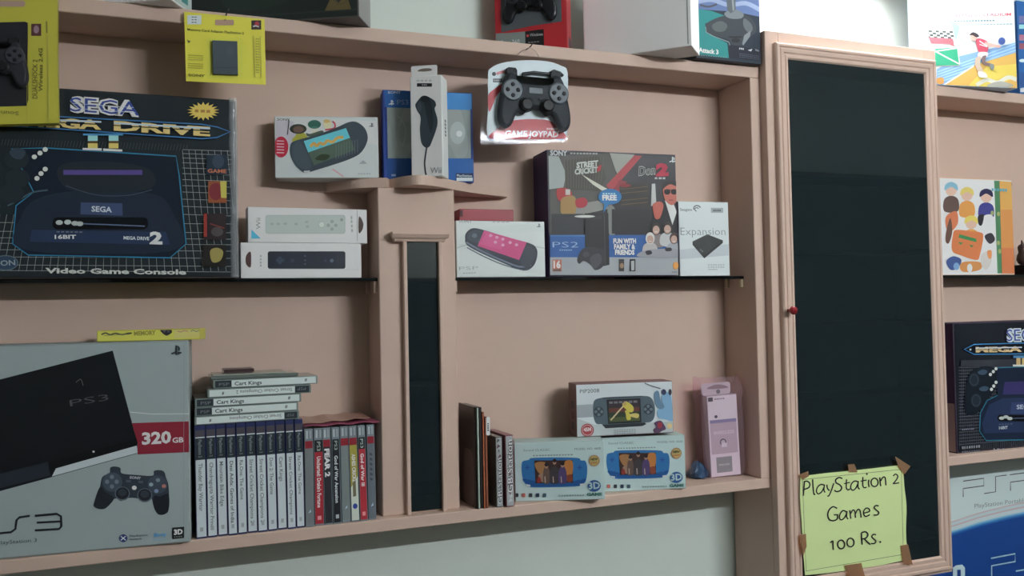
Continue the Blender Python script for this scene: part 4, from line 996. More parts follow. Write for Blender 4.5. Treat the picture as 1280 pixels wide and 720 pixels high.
A.stroke([(800, 104), (860, 130), (950, 156)], 9, (80, 84, 90)); A.blob([(960, 230), (1010, 190), (1048, 220), (1062, 330), (1066, 460), (1000, 450), (930, 430), (920, 360), (970, 330)], (120, 166, 200)); A.ell(980, 190, 24, 28, (50, 54, 84)); A.blob([(890, 200), (930, 180), (950, 260), (985, 330), (940, 350), (900, 300)], (92, 124, 150)); A.blob([(890, 480), (950, 460), (985, 500), (1000, 540), (960, 560), (910, 590), (880, 550), (905, 520)], (84, 60, 88)); A.blob([(925, 480), (965, 485), (955, 530), (925, 525)], (150, 50, 62)); A.ell(1040, 190, 16, 30, (60, 56, 70)); A.ell(1035, 510, 24, 26, (212, 190, 130))
for y in (552, 568, 586): A.scribble(510, y, 720, y - 12, (140, 150, 154), 9, 8)
mb.build('front_panel', t)
g = side_face(f, True); mb = MB(); B = Art(g, mb, K=.66); B.uvm = True
B.uvpoly([(.002, .002), (g.W - .002, .002), (g.W - .002, g.H - .002), (.002, g.H - .002)], (112, 84, 82))
for k, cc in enumerate(((70, 64, 68), (84, 56, 64), (66, 66, 70))): B.uvpoly(rrect(g.W * .35, g.H * (.12 + .2 * k), g.W * .75, g.H * (.26 + .2 * k), .003), cc)
mb.build('side_panel', t)

# ================================================================== pink bagged carton by the right upright
t, f = carton('controller_box', 'white carton inside a pink plastic bag, leaning in the corner by the right upright', 'box', (889, 597), (926.5, 595), (889, 494), Z_BU + .002, .034, .056, .046, (150, 140, 150), K=.66)
# the carton leans back: shear avoided, whole thing is turned about its foot later
mb, A = panel(t, f, mat((196, 194, 200), .3, .66), K=.66); A.uvm = True; W, H = f.W, f.H; A.uvm = True
R = lambda a, b, c, d, m: A.uvpoly([(W * a, H * b), (W * c, H * b), (W * c, H * d), (W * a, H * d)], m)
R(.06, .70, .94, .94, (206, 208, 212)); R(.06, .66, .94, .70, (120, 120, 160)); R(.06, .28, .94, .66, (176, 164, 176)); R(.2, .05, .72, .24, (128, 138, 138)); A.scribble(W * .28, H * .145, W * .66, H * .145, (170, 176, 176), 5, .004)
A.text('WIRELESS', (W * .15, H * .52), (W * .85, H * .52), -.007, (206, 200, 208), .02); A.uvpoly(ell(W * .46, H * .42, .008, .008, 12), (90, 88, 96)); A.uvpoly(ell(W * .46, H * .42, .005, .005, 12), (186, 180, 190)); R(.40, .36, .58, .41, (206, 206, 212)); A.uvpoly(ell(W * .27, H * .74, .004, .0035, 10), (60, 60, 90)); R(.04, .93, .2, .98, (70, 66, 76)); A.scribble(W * .25, H * .955, W * .6, H * .955, (120, 116, 126), 5, .003)
mb.build('front_panel', t)
mb = MB(); tab = rrect(-.004, H, W - .006, H + .026, .006); mb.loft([[f.P(a, b, -.016) for a, b in tab], [f.P(a, b, -.0152) for a, b in tab]], mat((172, 166, 172), .35, .66), False)
A2 = Art(f, mb, h=-.0150, K=.6); A2.uvm = True; A2.free = True; A2.uvpoly(smooth([(W * .12, H + .014), (W * .3, H + .020), (W * .5, H + .022), (W * .7, H + .019), (W * .85, H + .013), (W * .5, H + .012)], 3), (124, 108, 114)); A2.uvpoly(ell(W * .5, H + .006, .005, .005, 10), (92, 88, 96)); mb.build('hang_tab', t)
BAG = clear('pink_bag_film', (.97, .875, .925), .09, .22, True)
mb = MB(); rings = []
random.seed(11)
for zf, ex in ((0, .003), (.06, .008), (.2, .010), (.45, .010), (.7, .009), (.9, .010), (1.06, .012), (1.22, .014)):
    z_ = f.H * zf; rg = []
    base = rrect(-ex - .004, -.003 - ex * .5, f.W + ex, f.d + .003, .006, 3)
    for a, b in base:
        j = .0016 * math.sin(a * 900 + zf * 7) + .0014 * math.sin(b * 700 + zf * 17)
        rg.append(f.P(a + j, z_ + (.004 * math.sin(a * 300) if zf > 1.1 else 0), -max(-.010, b) + j * .8 if zf < 1.1 else -(f.d * .55 + (b - f.d / 2) * .12)))
    rings.append(rg)
mb.loft(rings, BAG, True, True, False); mb.build('bag', t, 'translucent pink plastic bag')
# lean to the post side and settle back, turning about the foot
base = t.location.copy(); rot = Matrix.Rotation(math.radians(-2.2), 3, 'Y') @ Matrix.Rotation(math.radians(0), 3, 'X')
t.rotation_euler = rot.to_euler()

# crumpled blue bag behind the pale carton
mb = MB(); random.seed(5); c = onY(872, 606, .075); rings = []
for k, (zz, rx, ry) in enumerate(((0, .018, .018), (.003, .024, .024), (.012, .023, .021), (.020, .017, .017), (.027, .012, .012), (.032, .006, .008), (.034, .002, .003))):
    rings.append([(c.x + rx * math.cos(a) * (1 + .18 * math.sin(a * 3 + k)), c.y + ry * math.sin(a) * (1 + .15 * math.cos(a * 4 + k)), Z_BU + .0006 + zz + .002 * math.sin(a * 5)) if zz else (c.x + rx * math.cos(a), c.y + ry * math.sin(a), Z_BU + .0006) for a in [2 * PI * j / 22 for j in range(22)]])
mb.loft(rings, mat((34, 62, 92), .3, .7, coat=.4), False)
solo(mb, 'plastic_bag', 'small crumpled dark blue bag between the pale carton and the pink bagged carton', 'bag')

# ================================================================== on top of the board
def proj(P):
    d = V(P) - CAM; z = d.dot(CF); return (640 + FPX * d.dot(CR) / z, 360 - FPX * d.dot(CU) / z)
def rotbox(name, label, cat, corner, other, xleft, H, depth, body, K=None, group=None, yaw=None, bevel=.0015, W=None):
    """carton standing on the top board, turned; corner = its near lower corner, other = a point further along the lower edge"""
    A_ = onZ(*corner, Z_TU); 
    if yaw is None:
        B_ = onZ(*other, Z_TU); dv = (B_ - A_).normalized()
    else: dv = V((-math.cos(yaw), math.sin(yaw), 0))
    if W is None:
        W = .01
        while proj(A_ + dv * W)[0] > xleft and W < .6 and not (A_.x > 1.8 and (A_ + dv * W).x < 1.722): W += .002
    o = A_ + dv * W; f = Face(o, -dv, (0, 0, 1)); f.W = W; f.H = H; f.d = depth; bk = -f.n * depth
    t = thing(name, label, cat, o + f.u * W / 2 + bk / 2, group); mb = MB()
    c = [o, o + f.u * W, o + f.u * W + bk, o + bk]
    mb.hexa(c + [p + V((0, 0, H)) for p in c], mat(body, .45, K), bevel, 2); mb.build('carton', t)
    return t, f
# far left pale box
t, f = rotbox('carton_box', 'plain pale carton at the shop-end of the top board, above the yellow packs', 'box', (213, -.5), (155, 3.2), 40, .10, .075, (176, 190, 186), K=.45)
g = side_face(f, False); mb = MB(); B = Art(g, mb, K=.45); B.uvm = True
B.uvpoly([(.003, .003), (g.W - .003, .003), (g.W - .003, g.H - .003), (.003, g.H - .003)], (150, 164, 160)); B.uvpoly([(g.W * .5, .01), (g.W * .8, .01), (g.W * .8, .04), (g.W * .5, .04)], (60, 120, 118)); mb.build('side_panel', t)
# dark box
t, f = rotbox('carton_box', 'dark green-black carton with a gold emblem on the top board, above the yellow card pack', 'box', (448.3, 20.6), (367, 25.8), 238, .12, .075, (62, 60, 60), K=.5)
mb, A = panel(t, f, mat((27, 33, 32), .3, .5), K=.5, rough=.3, m=.002); A.uvm = True; W, H = f.W, f.H
A.uvpoly([(W * .80, H * .10), (W * .96, H * .10), (W * .93, H * .36), (W * .88, H * .2), (W * .84, H * .3)], (82, 70, 42)); A.uvpoly([(0.002, .012), (W - .002, .012), (W - .002, .014), (.002, .014)], (40, 46, 44)); A.ring(W * .9, H * .4, W * .05, H * .2, .003, (74, 66, 44))
A.uvpoly(smooth([(W * .2, H * .3), (W * .4, H * .2), (W * .6, H * .35), (W * .5, H * .8), (W * .25, H * .75)], 4), (32, 42, 38)); mb.build('front_panel', t)
g = side_face(f, False); mb = MB(); B = Art(g, mb, K=.5); B.uvm = True; B.uvpoly([(.002, .002), (g.W - .002, .002), (g.W - .002, g.H - .002), (.002, g.H - .002)], (118, 118, 116)); mb.build('side_panel', t)
# red gamepad carton with window
KX = .62
t, f = rotbox('gamepad_box', 'red and grey gamepad carton with clear window, on the top board', 'box', (709.4, 61), None, 612, .17, .062, (150, 34, 40), K=KX, yaw=math.radians(33), W=.148)
mb = MB(); A = Art(f, mb, K=KX, rough=.35); A.uvm = True; W, H = f.W, f.H; wx0, wx1, wz = W * .09, W * .93, .056
A.uvpoly([(.001, .001), (W - .001, .001), (W - .001, H - .001), (.001, H - .001)], (158, 28, 36))
A.uvpoly([(.001, .001), (W * .42, .001), (W * .42, .042), (W * .2, .042), (.001, .043)], (112, 122, 120)); A.uvpoly([(W * .42, .010), (W * .68, .010), (W * .68, .044), (W * .42, .042)], (28, 28, 30))
A.text('Xbox 360', (W * .04, .0185), (W * .34, .0175), .0095, (178, 188, 186), .01); A.text('Windows', (W * .485, .031), (W * .665, .031), .006, (160, 164, 164), .01); A.scribble(W * .46, .019, W * .62, .019, (110, 112, 112), 4, .002); A.uvpoly(ell(W * .455, .033, .003, .003, 8), (170, 60, 60))
mb.build('front_panel', t)
mb = MB(); A = Art(f, mb, K=KX); A.uvm = True; A.h = .0008
A.uvpoly([(wx0, wz - .012), (W * .5, wz - .004), (wx1, wz), (wx1, H - .012), (wx0, H - .012)], mat((70, 76, 78), .5, KX)); mb.build('window_tray', t, 'grey moulded tray behind the window')
def solid(mb, f, outline, h0, layers, m):
    """loft an outline (face metres) outwards from the face: layers of (inset, height)"""
    mb.loft([[f.P(a, b, h0 + h) for a, b in inset(outline, d)] for d, h in layers], m)
def gamepad(parent, f, cx, cy, w, h0, th, body, dark, light, name='gamepad', stick_h=.006):
    ol = [(a, 2 * cy - b) for a, b in smooth(pad_outline(cx, cy, w), 4)]
    mb = MB(); solid(mb, f, ol, h0, [(w * .03, 0), (.0, th * .3), (.0, th * .62), (w * .02, th * .9), (w * .045, th)], body)
    gp = mb.build(name, parent)
    for sx in (-1, 1):
        px, py = cx + sx * .32 * w, cy + .12 * w
        mb = MB(); solid(mb, f, ell(px, py, .142 * w, .138 * w, 24), h0 + th * .8, [(0, 0), (0, th * .28), (w * .015, th * .36)], light); mb.build('button_pod', gp)
        for dx, dy in ((0, .07), (0, -.07), (.07, 0), (-.07, 0)):
            mb = MB(); solid(mb, f, ell(px + dx * w, py + dy * w, .027 * w, .027 * w, 12), h0 + th * 1.14, [(0, 0), (0, .0016), (w * .008, .0024)], dark); mb.build('button', gp)
        sxp, syp = cx + sx * .145 * w, cy - .06 * w
        mb = MB(); solid(mb, f, ell(sxp, syp, .100 * w, .096 * w, 20), h0 + th * .8, [(0, 0), (0, th * .24), (w * .02, th * .24), (w * .025, th * .24), (w * .03, th * .24 + stick_h), (w * .022, th * .24 + stick_h + .002), (w * .035, th * .24 + stick_h + .003)], dark); mb.build('thumbstick', gp)
        mb = MB(); solid(mb, f, [(cx + sx * (.31 + q) * w, cy + r_ * w) for q, r_ in ((-.08, .30), (.07, .30), (.07, .40), (.04, .42), (-.06, .42), (-.08, .39))], h0 + th * .1, [(0, 0), (0, th * .5), (w * .01, th * .6)], dark); mb.build('shoulder_button', gp)
    mb = MB(); solid(mb, f, rrect(cx - .10 * w, cy + .09 * w, cx + .10 * w, cy + .17 * w, .002), h0 + th * .9, [(0, 0), (0, th * .14), (.001, th * .18)], light); mb.build('badge', gp)
    for dx in (-.06, .06):
        mb = MB(); solid(mb, f, rrect(cx + dx * w - .024 * w, cy + .015 * w, cx + dx * w + .024 * w, cy + .042 * w, .0008), h0 + th * .95, [(0, 0), (0, .0024), (.0004, .003)], dark); mb.build('button', gp)
    return gp
gamepad(t, f, W * .5, .098, W * .74, .001, .010, mat((24, 26, 30), .25, KX), mat((14, 15, 18), .3, KX), mat((40, 44, 48), .25, KX), stick_h=.004)
mb = MB(); q = [(wx0, wz - .012), (W * .5, wz - .004), (wx1, wz), (wx1, H - .012), (wx0, H - .012)]
mb.loft([[f.P(a, b, .001) for a, b in q], [f.P(a, b, .016) for a, b in q], [f.P(a, b, .019) for a, b in inset(q, .004)]], BLIST, False); mb.build('window', t, 'clear plastic window bubble')
g = side_face(f, False); mb = MB(); B = Art(g, mb, K=KX); B.uvm = True
B.uvpoly([(.001, .001), (g.W - .001, .001), (g.W - .001, g.H - .001), (.001, g.H - .001)], (168, 40, 48)); B.uvpoly([(g.W * .3, .012), (g.W * .9, .010), (g.W * .9, .032), (g.W * .5, .034), (g.W * .3, .026)], (58, 56, 64)); mb.build('side_panel', t)
# plain white carton turned in the middle
t, f = rotbox('carton_box', 'large plain white carton jutting over the top board, next to the joystick carton', 'box', (864.6, 57), None, 718, .22, .078, (214, 220, 218), K=.55, yaw=math.radians(45.4), W=.228)
mb = MB(); A = Art(f, mb, K=.62); A.uvm = True; A.uvpoly([(f.W - .008, .004), (f.W - .006, .004), (f.W - .006, f.H - .004), (f.W - .008, f.H - .004)], (120, 128, 126)); A.uvpoly([(.003, .003), (f.W - .012, .003), (f.W - .012, f.H - .003), (.003, f.H - .003)], mat((214, 222, 220), .5, .5)); mb.build('front_panel', t)
# joystick carton
a = onY(870.5, 72, -.018); t, f = carton('joystick_box', 'dark carton picturing a joystick on teal at the top board\'s corner by the glass door', 'box', (870.3, 73), (951.5, 83), (870, 5), Z_TU, .09, -.018, -.016, (30, 32, 42), H=.20, K=.62)
mb, A = panel(t, f, mat((34, 44, 56), .3, .62), K=.62, rough=.3); A.at(700, 0, 4.74)
A.poly([(815, -240), (1186, -240), (1186, 100), (1040, 70), (815, 55)], (88, 110, 158)); A.stroke([(815, 10), (900, 0), (1000, 30), (1100, 20), (1186, 60)], 26, (140, 158, 190)); A.stroke([(815, -80), (1000, -60), (1186, -110)], 30, (160, 176, 200)); A.stroke([(830, 30), (880, 40), (930, 25)], 12, (70, 74, 84))
A.poly([(812, 52), (900, 66), (985, 96), (860, 140), (862, 185), (905, 215), (990, 255), (1000, 345), (812, 318)], (22, 128, 128)); A.poly([(1000, 260), (1186, 300), (1186, 362), (1000, 346)], (30, 34, 48))
A.blob([(862, 160), (880, 130), (960, 96), (1050, 80), (1120, 100), (1158, 150), (1160, 190), (1130, 215), (1090, 262), (1050, 270), (1010, 262), (1000, 235), (930, 215), (890, 205), (865, 190)], (54, 60, 66)); A.line([(862, 160), (866, 192), (905, 214), (1000, 250), (1005, 268)], 4, (130, 150, 150))
A.blob([(900, 150), (950, 125), (990, 150), (970, 185), (920, 185)], (82, 90, 94)); A.blob([(1090, 110), (1130, 140), (1140, 180), (1110, 190), (1085, 150)], (90, 98, 104)); A.blob([(975, 76), (1030, 56), (1085, 80), (1075, 108), (1020, 112), (985, 100)], (112, 122, 128)); A.poly([(968, -240), (1030, -240), (1040, 60), (1010, 80), (990, 60)], (84, 92, 98)); A.poly([(1000, -240), (1014, -240), (1032, 60), (1022, 66)], (128, 136, 140)); A.poly([(1090, 210), (1130, 180), (1125, 215), (1085, 270), (1078, 262)], (120, 128, 134)); A.rect(1000, 215, 1075, 225, (32, 36, 42)); A.ell(1040, 240, 26, 14, (34, 38, 44))
A.text('Attack 3', (820, 308), (938, 322), 26, (214, 222, 224), .04); A.scribble(818, 326, 990, 342, (90, 150, 150), 12, 4); A.scribble(1060, 288, 1090, 292, (190, 196, 200), 3, 10); A.poly([(1110, 298), (1138, 290), (1130, 306)], (190, 196, 200)); A.scribble(1155, 296, 1178, 304, (130, 136, 144), 3, 10)
for k in range(3): A.scribble(1060, 318 + k * 10, 1180, 334 + k * 10, (84, 88, 100), 10, 4)
mb.build('front_panel', t)

# ================================================================== hanging packs
def hang_face(quadx, Y, pitch=0):
    return Face((0, Y, 0), (1, 0, 0), (0, math.sin(pitch), math.cos(pitch)))
def loop(parent, p, a, b, m):
    mb = MB(); mb.tube([a, (a + p) / 2 + V((-.002, -.001, .002)), p, (b + p) / 2 + V((.002, -.001, .002)), b], .0006, m, 5); mb.build('hanging_string', parent)
# memory card pack
f = hang_face(0, -.010); YEL = (186, 180, 30)
Bm = Art(f, MB()).at(220, 0, 4.923)
cq = [Bm.c(x) for x in ((50, 72), (545, 118), (553, 522), (62, 500))]
t = thing('memory_card_pack', 'small yellow pack with a dark memory card in clear bubble, hanging from top board', 'pack', onY(282, 104, -.010))
mb = MB(); cq2 = [(a, b) for a, b in cq][::-1]
mb.loft([[f.P(a, b, -.0006) for a, b in cq2], [f.P(a, b, 0) for a, b in cq2]], mat(YEL, .4, .56), False)
A = Art(f, mb, K=.56).at(220, 0, 4.923)
A.rect(70, 94, 156, 150, (186, 196, 196)); 
for y in (106, 122, 138): A.scribble(96, y, 132, y, (90, 96, 96), 2, 6)
A.poly(rrect(240, 122, 356, 156, 8), (160, 128, 110)); A.rect(464, 126, 524, 182, (46, 34, 34)); A.ell(498, 148, 14, 16, (150, 40, 56)); A.stroke([(474, 164), (490, 160), (510, 166)], 8, (190, 186, 180)); A.line([(296, 128), (306, 118)], 4, (50, 50, 44))
A.text('Memory Card Adapter PlayStation 2', (70, 188), (418, 212), 14, (86, 84, 30), .015); A.poly([(66, 246), (90, 254), (80, 266)], (60, 56, 30))
for k in range(6): A.scribble(76, 340 + k * 13 + (12 if k > 2 else 0), 170, 346 + k * 13 + (12 if k > 2 else 0), (130, 126, 30), 7, 4)
A.text('SONY', (76, 470), (178, 476), 15, (100, 96, 34), .02)
A.line([(476, 222), (518, 225), (524, 478), (486, 476)], 4, (160, 158, 60), True)
for k in range(14): A.scribble(490, 240 + k * 16, 514, 242 + k * 16, (140, 138, 50), 2, 6)
mb.build('backing_card', t)
mb = MB(); q = [A.c(x) for x in ((222, 254), (376, 260), (380, 466), (226, 460))][::-1]
mb.loft([[f.P(a, b, .001) for a, b in q], [f.P(a, b, .006) for a, b in q], [f.P(a, b, .0068) for a, b in inset(q, .0008)]], mat((56, 66, 72), .4, .56), False)
B = Art(f, mb, h=.0070, K=.56).at(220, 0, 4.923); B.ell(330, 320, 22, 30, (66, 76, 82)); B.rect(236, 420, 366, 424, (44, 52, 58)); mc = mb.build('memory_card', t, 'dark grey memory card')
mb = MB(); q = [A.c(x) for x in rrect(190, 236, 412, 482, 16)][::-1]
mb.loft([[f.P(a, b, .0002) for a, b in q], [f.P(a, b, .0075) for a, b in inset(q, .002)], [f.P(a, b, .0095) for a, b in inset(q, .005)]], BLIST, False); mb.build('blister', t, 'clear plastic bubble')

# game joypad pack
f = hang_face(0, -.006, 0); Ab = Art(f, MB()).at(590, 60, 5.538)
t = thing('joypad_pack', 'clear blister pack with a black gamepad and red lettered band, hanging from the top board', 'pack', onY(656, 178, -.006))
ol = [Ab.c(x) for x in smooth([(58, 560), (60, 300), (62, 160), (80, 112), (150, 76), (260, 55), (360, 48), (460, 52), (560, 62), (645, 104), (672, 150), (672, 300), (662, 520), (658, 640), (580, 650), (500, 656), (340, 662), (120, 668), (66, 664), (58, 650)], 3)][::-1]
cardp = [Ab.c(x) for x in smooth([(108, 620), (112, 400), (112, 180), (130, 140), (200, 105), (350, 85), (520, 92), (620, 125), (662, 170), (660, 400), (650, 625), (560, 632), (380, 636), (200, 632)], 3)][::-1]
mb = MB(); mb.loft([[f.P(a, b, -.0006) for a, b in cardp], [f.P(a, b, 0) for a, b in cardp]], mat((176, 188, 192), .4, .6), False)
A = Art(f, mb, K=.6).at(590, 60, 5.538)
A.blob([(112, 330), (160, 280), (215, 245), (215, 275), (170, 330), (150, 380), (118, 440)], (168, 34, 46)); A.stroke([(170, 180), (215, 165), (250, 180)], 18, (190, 116, 122)); A.ell(152, 180, 14, 14, (30, 30, 34)); A.rect(145, 212, 210, 238, (70, 78, 80)); A.scribble(152, 225, 204, 225, (150, 158, 160), 4, 10)
A.blob([(120, 625), (160, 570), (260, 510), (360, 494), (460, 494), (540, 506), (610, 560), (652, 622), (560, 630), (300, 634)], (166, 26, 40))
A.text('GAME JOYPAD', (226, 612), (596, 617), 40, (206, 198, 200), .03, .15); A.scribble(516, 560, 594, 560, (206, 160, 164), 6, 14)
mb.build('backing_card', t)
cxy = A.c((440, 340)); wpad = (V(A.c((672, 340))) - V(A.c((160, 340)))).length * 1.0
cxy = A.c((405, 350))
gamepad(t, f, A.c((408, 0))[0], A.c((0, 352))[1], wpad * .96, .002, .017, mat((38, 43, 49), .5, .7, spec=.12), mat((22, 25, 30), .45, .7, spec=.15), mat((72, 83, 90), .4, .7, spec=.3), stick_h=.008)
mb = MB(); cb = [A.c(x) for x in ((330, 175), (480, 160), (560, 170))]
mb.tube([f.P(a, b, .006) for a, b in [A.c(x) for x in ((340, 215), (345, 185), (420, 176), (520, 186), (560, 165), (600, 180), (620, 200))]], .0035, mat((40, 44, 48), .4, .6)); mb.build('cable', t)
mb = MB(); mb.loft([[f.P(a, b, -.0008) for a, b in ol], [f.P(a, b, .002) for a, b in ol], [f.P(a, b, .0022) for a, b in inset(ol, .006)], [f.P(a, b, .024) for a, b in inset(ol, .012)], [f.P(a, b, .030) for a, b in inset(ol, .020)]], BLIST, False, True, True); mb.build('blister', t, 'clear plastic shell')
a1 = f.P(*A.c((300, 62)), .001); a2 = f.P(*A.c((460, 58)), .001)
loop(t, nail_joy, a1, a2, mat((150, 130, 116), .5, .6))

# yellow wireless gamepad pack at the edge
f = hang_face(0, -.022); Ab = Art(f, MB()).at(0, 0, 4.5)
t = thing('gamepad_pack', 'yellow gamepad pack with sideways lettering, hanging before the big black console carton', 'pack', onY(20, 154, -.022))
YL = (142, 138, 28)
q = [Ab.c(x) for x in ((-160, -60), (322, -40), (324, 400), (330, 692), (-160, 702))][::-1]
mb = MB(); bb = [f.P(a, b, -.016) for a, b in q]; mb.loft([[f.P(a, b, -.019) for a, b in q], [f.P(a, b, 0) for a, b in q]], mat(YL, .4, .45), False)
A = Art(f, mb, K=.45).at(0, 0, 4.5)
A.poly([(-160, 130), (140, 122), (156, 128), (160, 560), (150, 596), (-160, 604)], (26, 26, 32)); A.poly(rrect(-60, 4, 142, 38, 14), (140, 116, 104))
A.rect(176, 134, 232, 202, (72, 40, 40)); A.ell(204, 166, 16, 22, (120, 96, 110)); A.line([(262, 120), (264, 186)], 8, (104, 100, 30))
for s_, x, y0, y1, h in (('DUALSHOCK 2', 210, 556, 336, 22), ('Wireless 2.4G', 240, 516, 272, 20)): A.text(s_, (x, y0), (x, y1), h, (84, 80, 26), .02)
A.scribble(182, 556, 182, 380, (120, 116, 34), 10, 6); A.text('Sound', (106, 628), (-20, 622), 22, (110, 106, 34), .02); A.line([(160, 128), (150, 690)], 2.5, (140, 136, 34)); A.line([(268, 200), (272, 690)], 3, (140, 136, 60))
mb.build('backing_card', t)
gx = A.c((-40, 360)); mb = MB()
gp = gamepad(t, f, gx[0], gx[1], .10, .002, .012, mat((30, 30, 36), .3, .45), mat((18, 18, 22), .3, .45), mat((44, 44, 52), .3, .45), stick_h=.005)
mb = MB(); q = [Ab.c(x) for x in ((-150, -50), (352, -40), (356, 690), (-150, 698))][::-1]
mb.loft([[f.P(a, b, -.018) for a, b in q], [f.P(a, b, .022) for a, b in q], [f.P(a, b, .024) for a, b in inset(q, .003)]], FILM, False); mb.build('clear_sleeve', t, 'clear plastic sleeve')
loop(t, nail_ds, f.P(*Ab.c((-40, -38)), .001), f.P(*Ab.c((100, -38)), .001), mat((150, 130, 116), .5, .6))

# ================================================================== right bay
# big carton with the bowling figure
KF = .66
t, f = rotbox('game_box', 'tall colourful sports carton with a bowling player, on the right bay top board', 'box', (1271.7, 110.6), (1180, 106.7), 1108, .27, .07, (150, 168, 190), K=KF)
mb, A = panel(t, f, mat((190, 218, 226), .35, KF), K=KF); A.at(1100, 0, 6)
A.poly([(40, -60), (1020, -60), (1024, 100), (600, 60), (420, 40)], (210, 232, 236)); A.poly([(190, 30), (420, 60), (600, 200), (560, 340), (420, 200), (200, 80)], (130, 214, 206)); A.poly([(600, 420), (1026, 320), (1026, 400), (470, 640), (425, 640), (425, 520)], (120, 162, 208))
for k in range(5): A.line([(430, 540 + k * 20), (1024, 330 + k * 24)], 9, (150, 192, 222))
A.poly([(470, 645), (700, 490), (1026, 395), (1030, 664)], (206, 164, 72)); A.poly([(660, 660), (800, 500), (1026, 480), (1026, 580), (840, 660)], (212, 190, 70)); A.poly([(470, 645), (700, 490), (706, 498), (490, 648)], (230, 232, 226)); A.stroke([(720, 640), (800, 600), (880, 620), (960, 580), (1024, 600)], 30, (206, 206, 190)); A.blob([(800, 640), (900, 610), (1000, 640), (940, 660), (850, 662)], (160, 160, 150))
A.poly([(40, 100), (250, 90), (540, 190), (600, 470), (595, 495), (410, 500), (410, 360), (330, 330), (320, 240), (40, 240)], (214, 222, 222))
for r in range(4):
    for k in range(8):
        if (r + k) % 2: A.poly([(335 + k * 26 + r * 4, 226 + r * 15 + k), (361 + k * 26 + r * 4, 227 + r * 15 + k), (365 + k * 26 + r * 4, 242 + r * 15 + k), (339 + k * 26 + r * 4, 241 + r * 15 + k)], (70, 84, 84))
A.poly([(345, 280), (545, 292), (556, 350), (520, 332), (380, 326)], (210, 92, 104)); A.poly([(410, 368), (575, 356), (592, 490), (412, 494)], (36, 156, 118)); A.line([(412, 386), (590, 480)], 10, (220, 228, 222)); A.line([(412, 386), (576, 362)], 9, (220, 228, 222))
A.blob([(425, 590), (470, 585), (474, 625), (430, 630)], (214, 150, 70)); A.stroke([(620, 265), (605, 295), (630, 320), (660, 318)], 8, (150, 206, 208))
A.text('FITNESS STADIUM', (565, 128), (980, 118), 20, (206, 92, 110), .02, .2); A.scribble(555, 160, 860, 155, (90, 120, 130), 14, 12); A.scribble(600, 190, 990, 182, (130, 160, 170), 16, 8)
A.blob([(715, 300), (745, 290), (800, 315), (806, 370), (790, 405), (740, 395), (722, 350)], (190, 70, 92)); A.blob([(735, 395), (800, 395), (800, 425), (760, 440), (730, 430)], (206, 200, 202)); A.blob([(720, 430), (752, 430), (745, 480), (770, 540), (745, 560), (715, 510), (705, 465)], (190, 170, 150)); A.blob([(760, 430), (790, 420), (785, 465), (830, 480), (820, 500), (765, 480)], (120, 100, 100)); A.blob([(820, 480), (850, 490), (845, 525), (825, 520)], (120, 130, 130)); A.blob([(730, 540), (780, 545), (800, 580), (740, 580)], (214, 214, 200))
A.poly([(780, 315), (900, 345), (896, 362), (780, 345)], (206, 160, 150)); A.ell(908, 310, 26, 28, (60, 84, 150)); A.ell(696, 282, 26, 26, (206, 160, 146)); A.blob([(664, 265), (690, 244), (722, 255), (738, 275), (715, 282), (690, 268)], (60, 54, 60)); A.line([(740, 310), (800, 350)], 8, (220, 214, 216)); A.line([(740, 335), (800, 355)], 6, (220, 214, 216))
mb.build('front_panel', t)
t, f = carton('game_box', 'blue carton beside the bowling player carton on the top board', 'box', (1275, 120), (1340, 126), (1275, 0), Z_TU, .08, .004, .004, (40, 92, 150), K=.62, H=.24)
mb, A = panel(t, f, (34, 92, 156), K=.62); A.at(1140, 0, 5.536)
A.rect(740, 110, 800, 160, (110, 110, 160)); A.rect(740, 170, 800, 200, (150, 210, 220)); A.rect(742, 240, 800, 280, (170, 110, 130)); A.rect(742, 300, 800, 340, (150, 80, 96)); A.ell(765, 420, 26, 12, (190, 210, 220)); A.rect(740, 500, 800, 600, (40, 80, 140)); A.poly([(735, 610), (800, 600), (800, 640), (735, 636)], (200, 206, 206)); mb.build('front_panel', t)

# comic artwork carton on the glass shelf
KC = .62
t, f = carton('comic_box', 'white carton with comic figures and orange-green edge, on the right glass shelf', 'box', (1176, 342), (1268.5, 341.5), (1177, 222), GZ1, .05, .058, .046, (196, 150, 90), K=KC)
mb, A = panel(t, f, mat((196, 204, 210), .35, KC), K=KC); A.at(1170, 210, 4.8)
A.poly([(348, 76), (384, 78), (398, 632), (368, 632)], (70, 122, 84)); A.poly([(380, 78), (456, 84), (474, 634), (396, 634)], (200, 134, 66)); A.poly([(384, 78), (456, 84), (460, 250), (388, 250)], (206, 156, 72)); A.poly([(392, 480), (470, 480), (474, 634), (396, 634)], (196, 112, 64))
# generic figures only
for cx, cy, hc, bc in ((90, 130, (120, 170, 190), (90, 70, 66)), (185, 160, (206, 186, 90), (206, 140, 60)), (300, 170, (44, 40, 74), (62, 62, 130)), (210, 330, (214, 190, 80), (206, 150, 60))):
    A.blob([(cx - 40, cy + 130), (cx - 42, cy + 60), (cx, cy + 36), (cx + 42, cy + 60), (cx + 40, cy + 130)], bc); A.ell(cx, cy, 34, 38, (206, 170, 150)); A.blob([(cx - 38, cy + 4), (cx - 34, cy - 30), (cx, cy - 46), (cx + 34, cy - 30), (cx + 38, cy + 4), (cx, cy - 16)], hc)
A.blob([(60, 290), (120, 260), (130, 330), (90, 380), (60, 360)], (196, 110, 70)); A.blob([(60, 380), (84, 300), (96, 380), (76, 450), (56, 440)], (96, 70, 60)); A.blob([(285, 290), (330, 280), (345, 320), (300, 345)], (216, 216, 214)); A.blob([(290, 410), (330, 390), (352, 430), (320, 455)], (60, 56, 62)); A.blob([(250, 290), (285, 280), (275, 340), (255, 340)], (40, 38, 44))
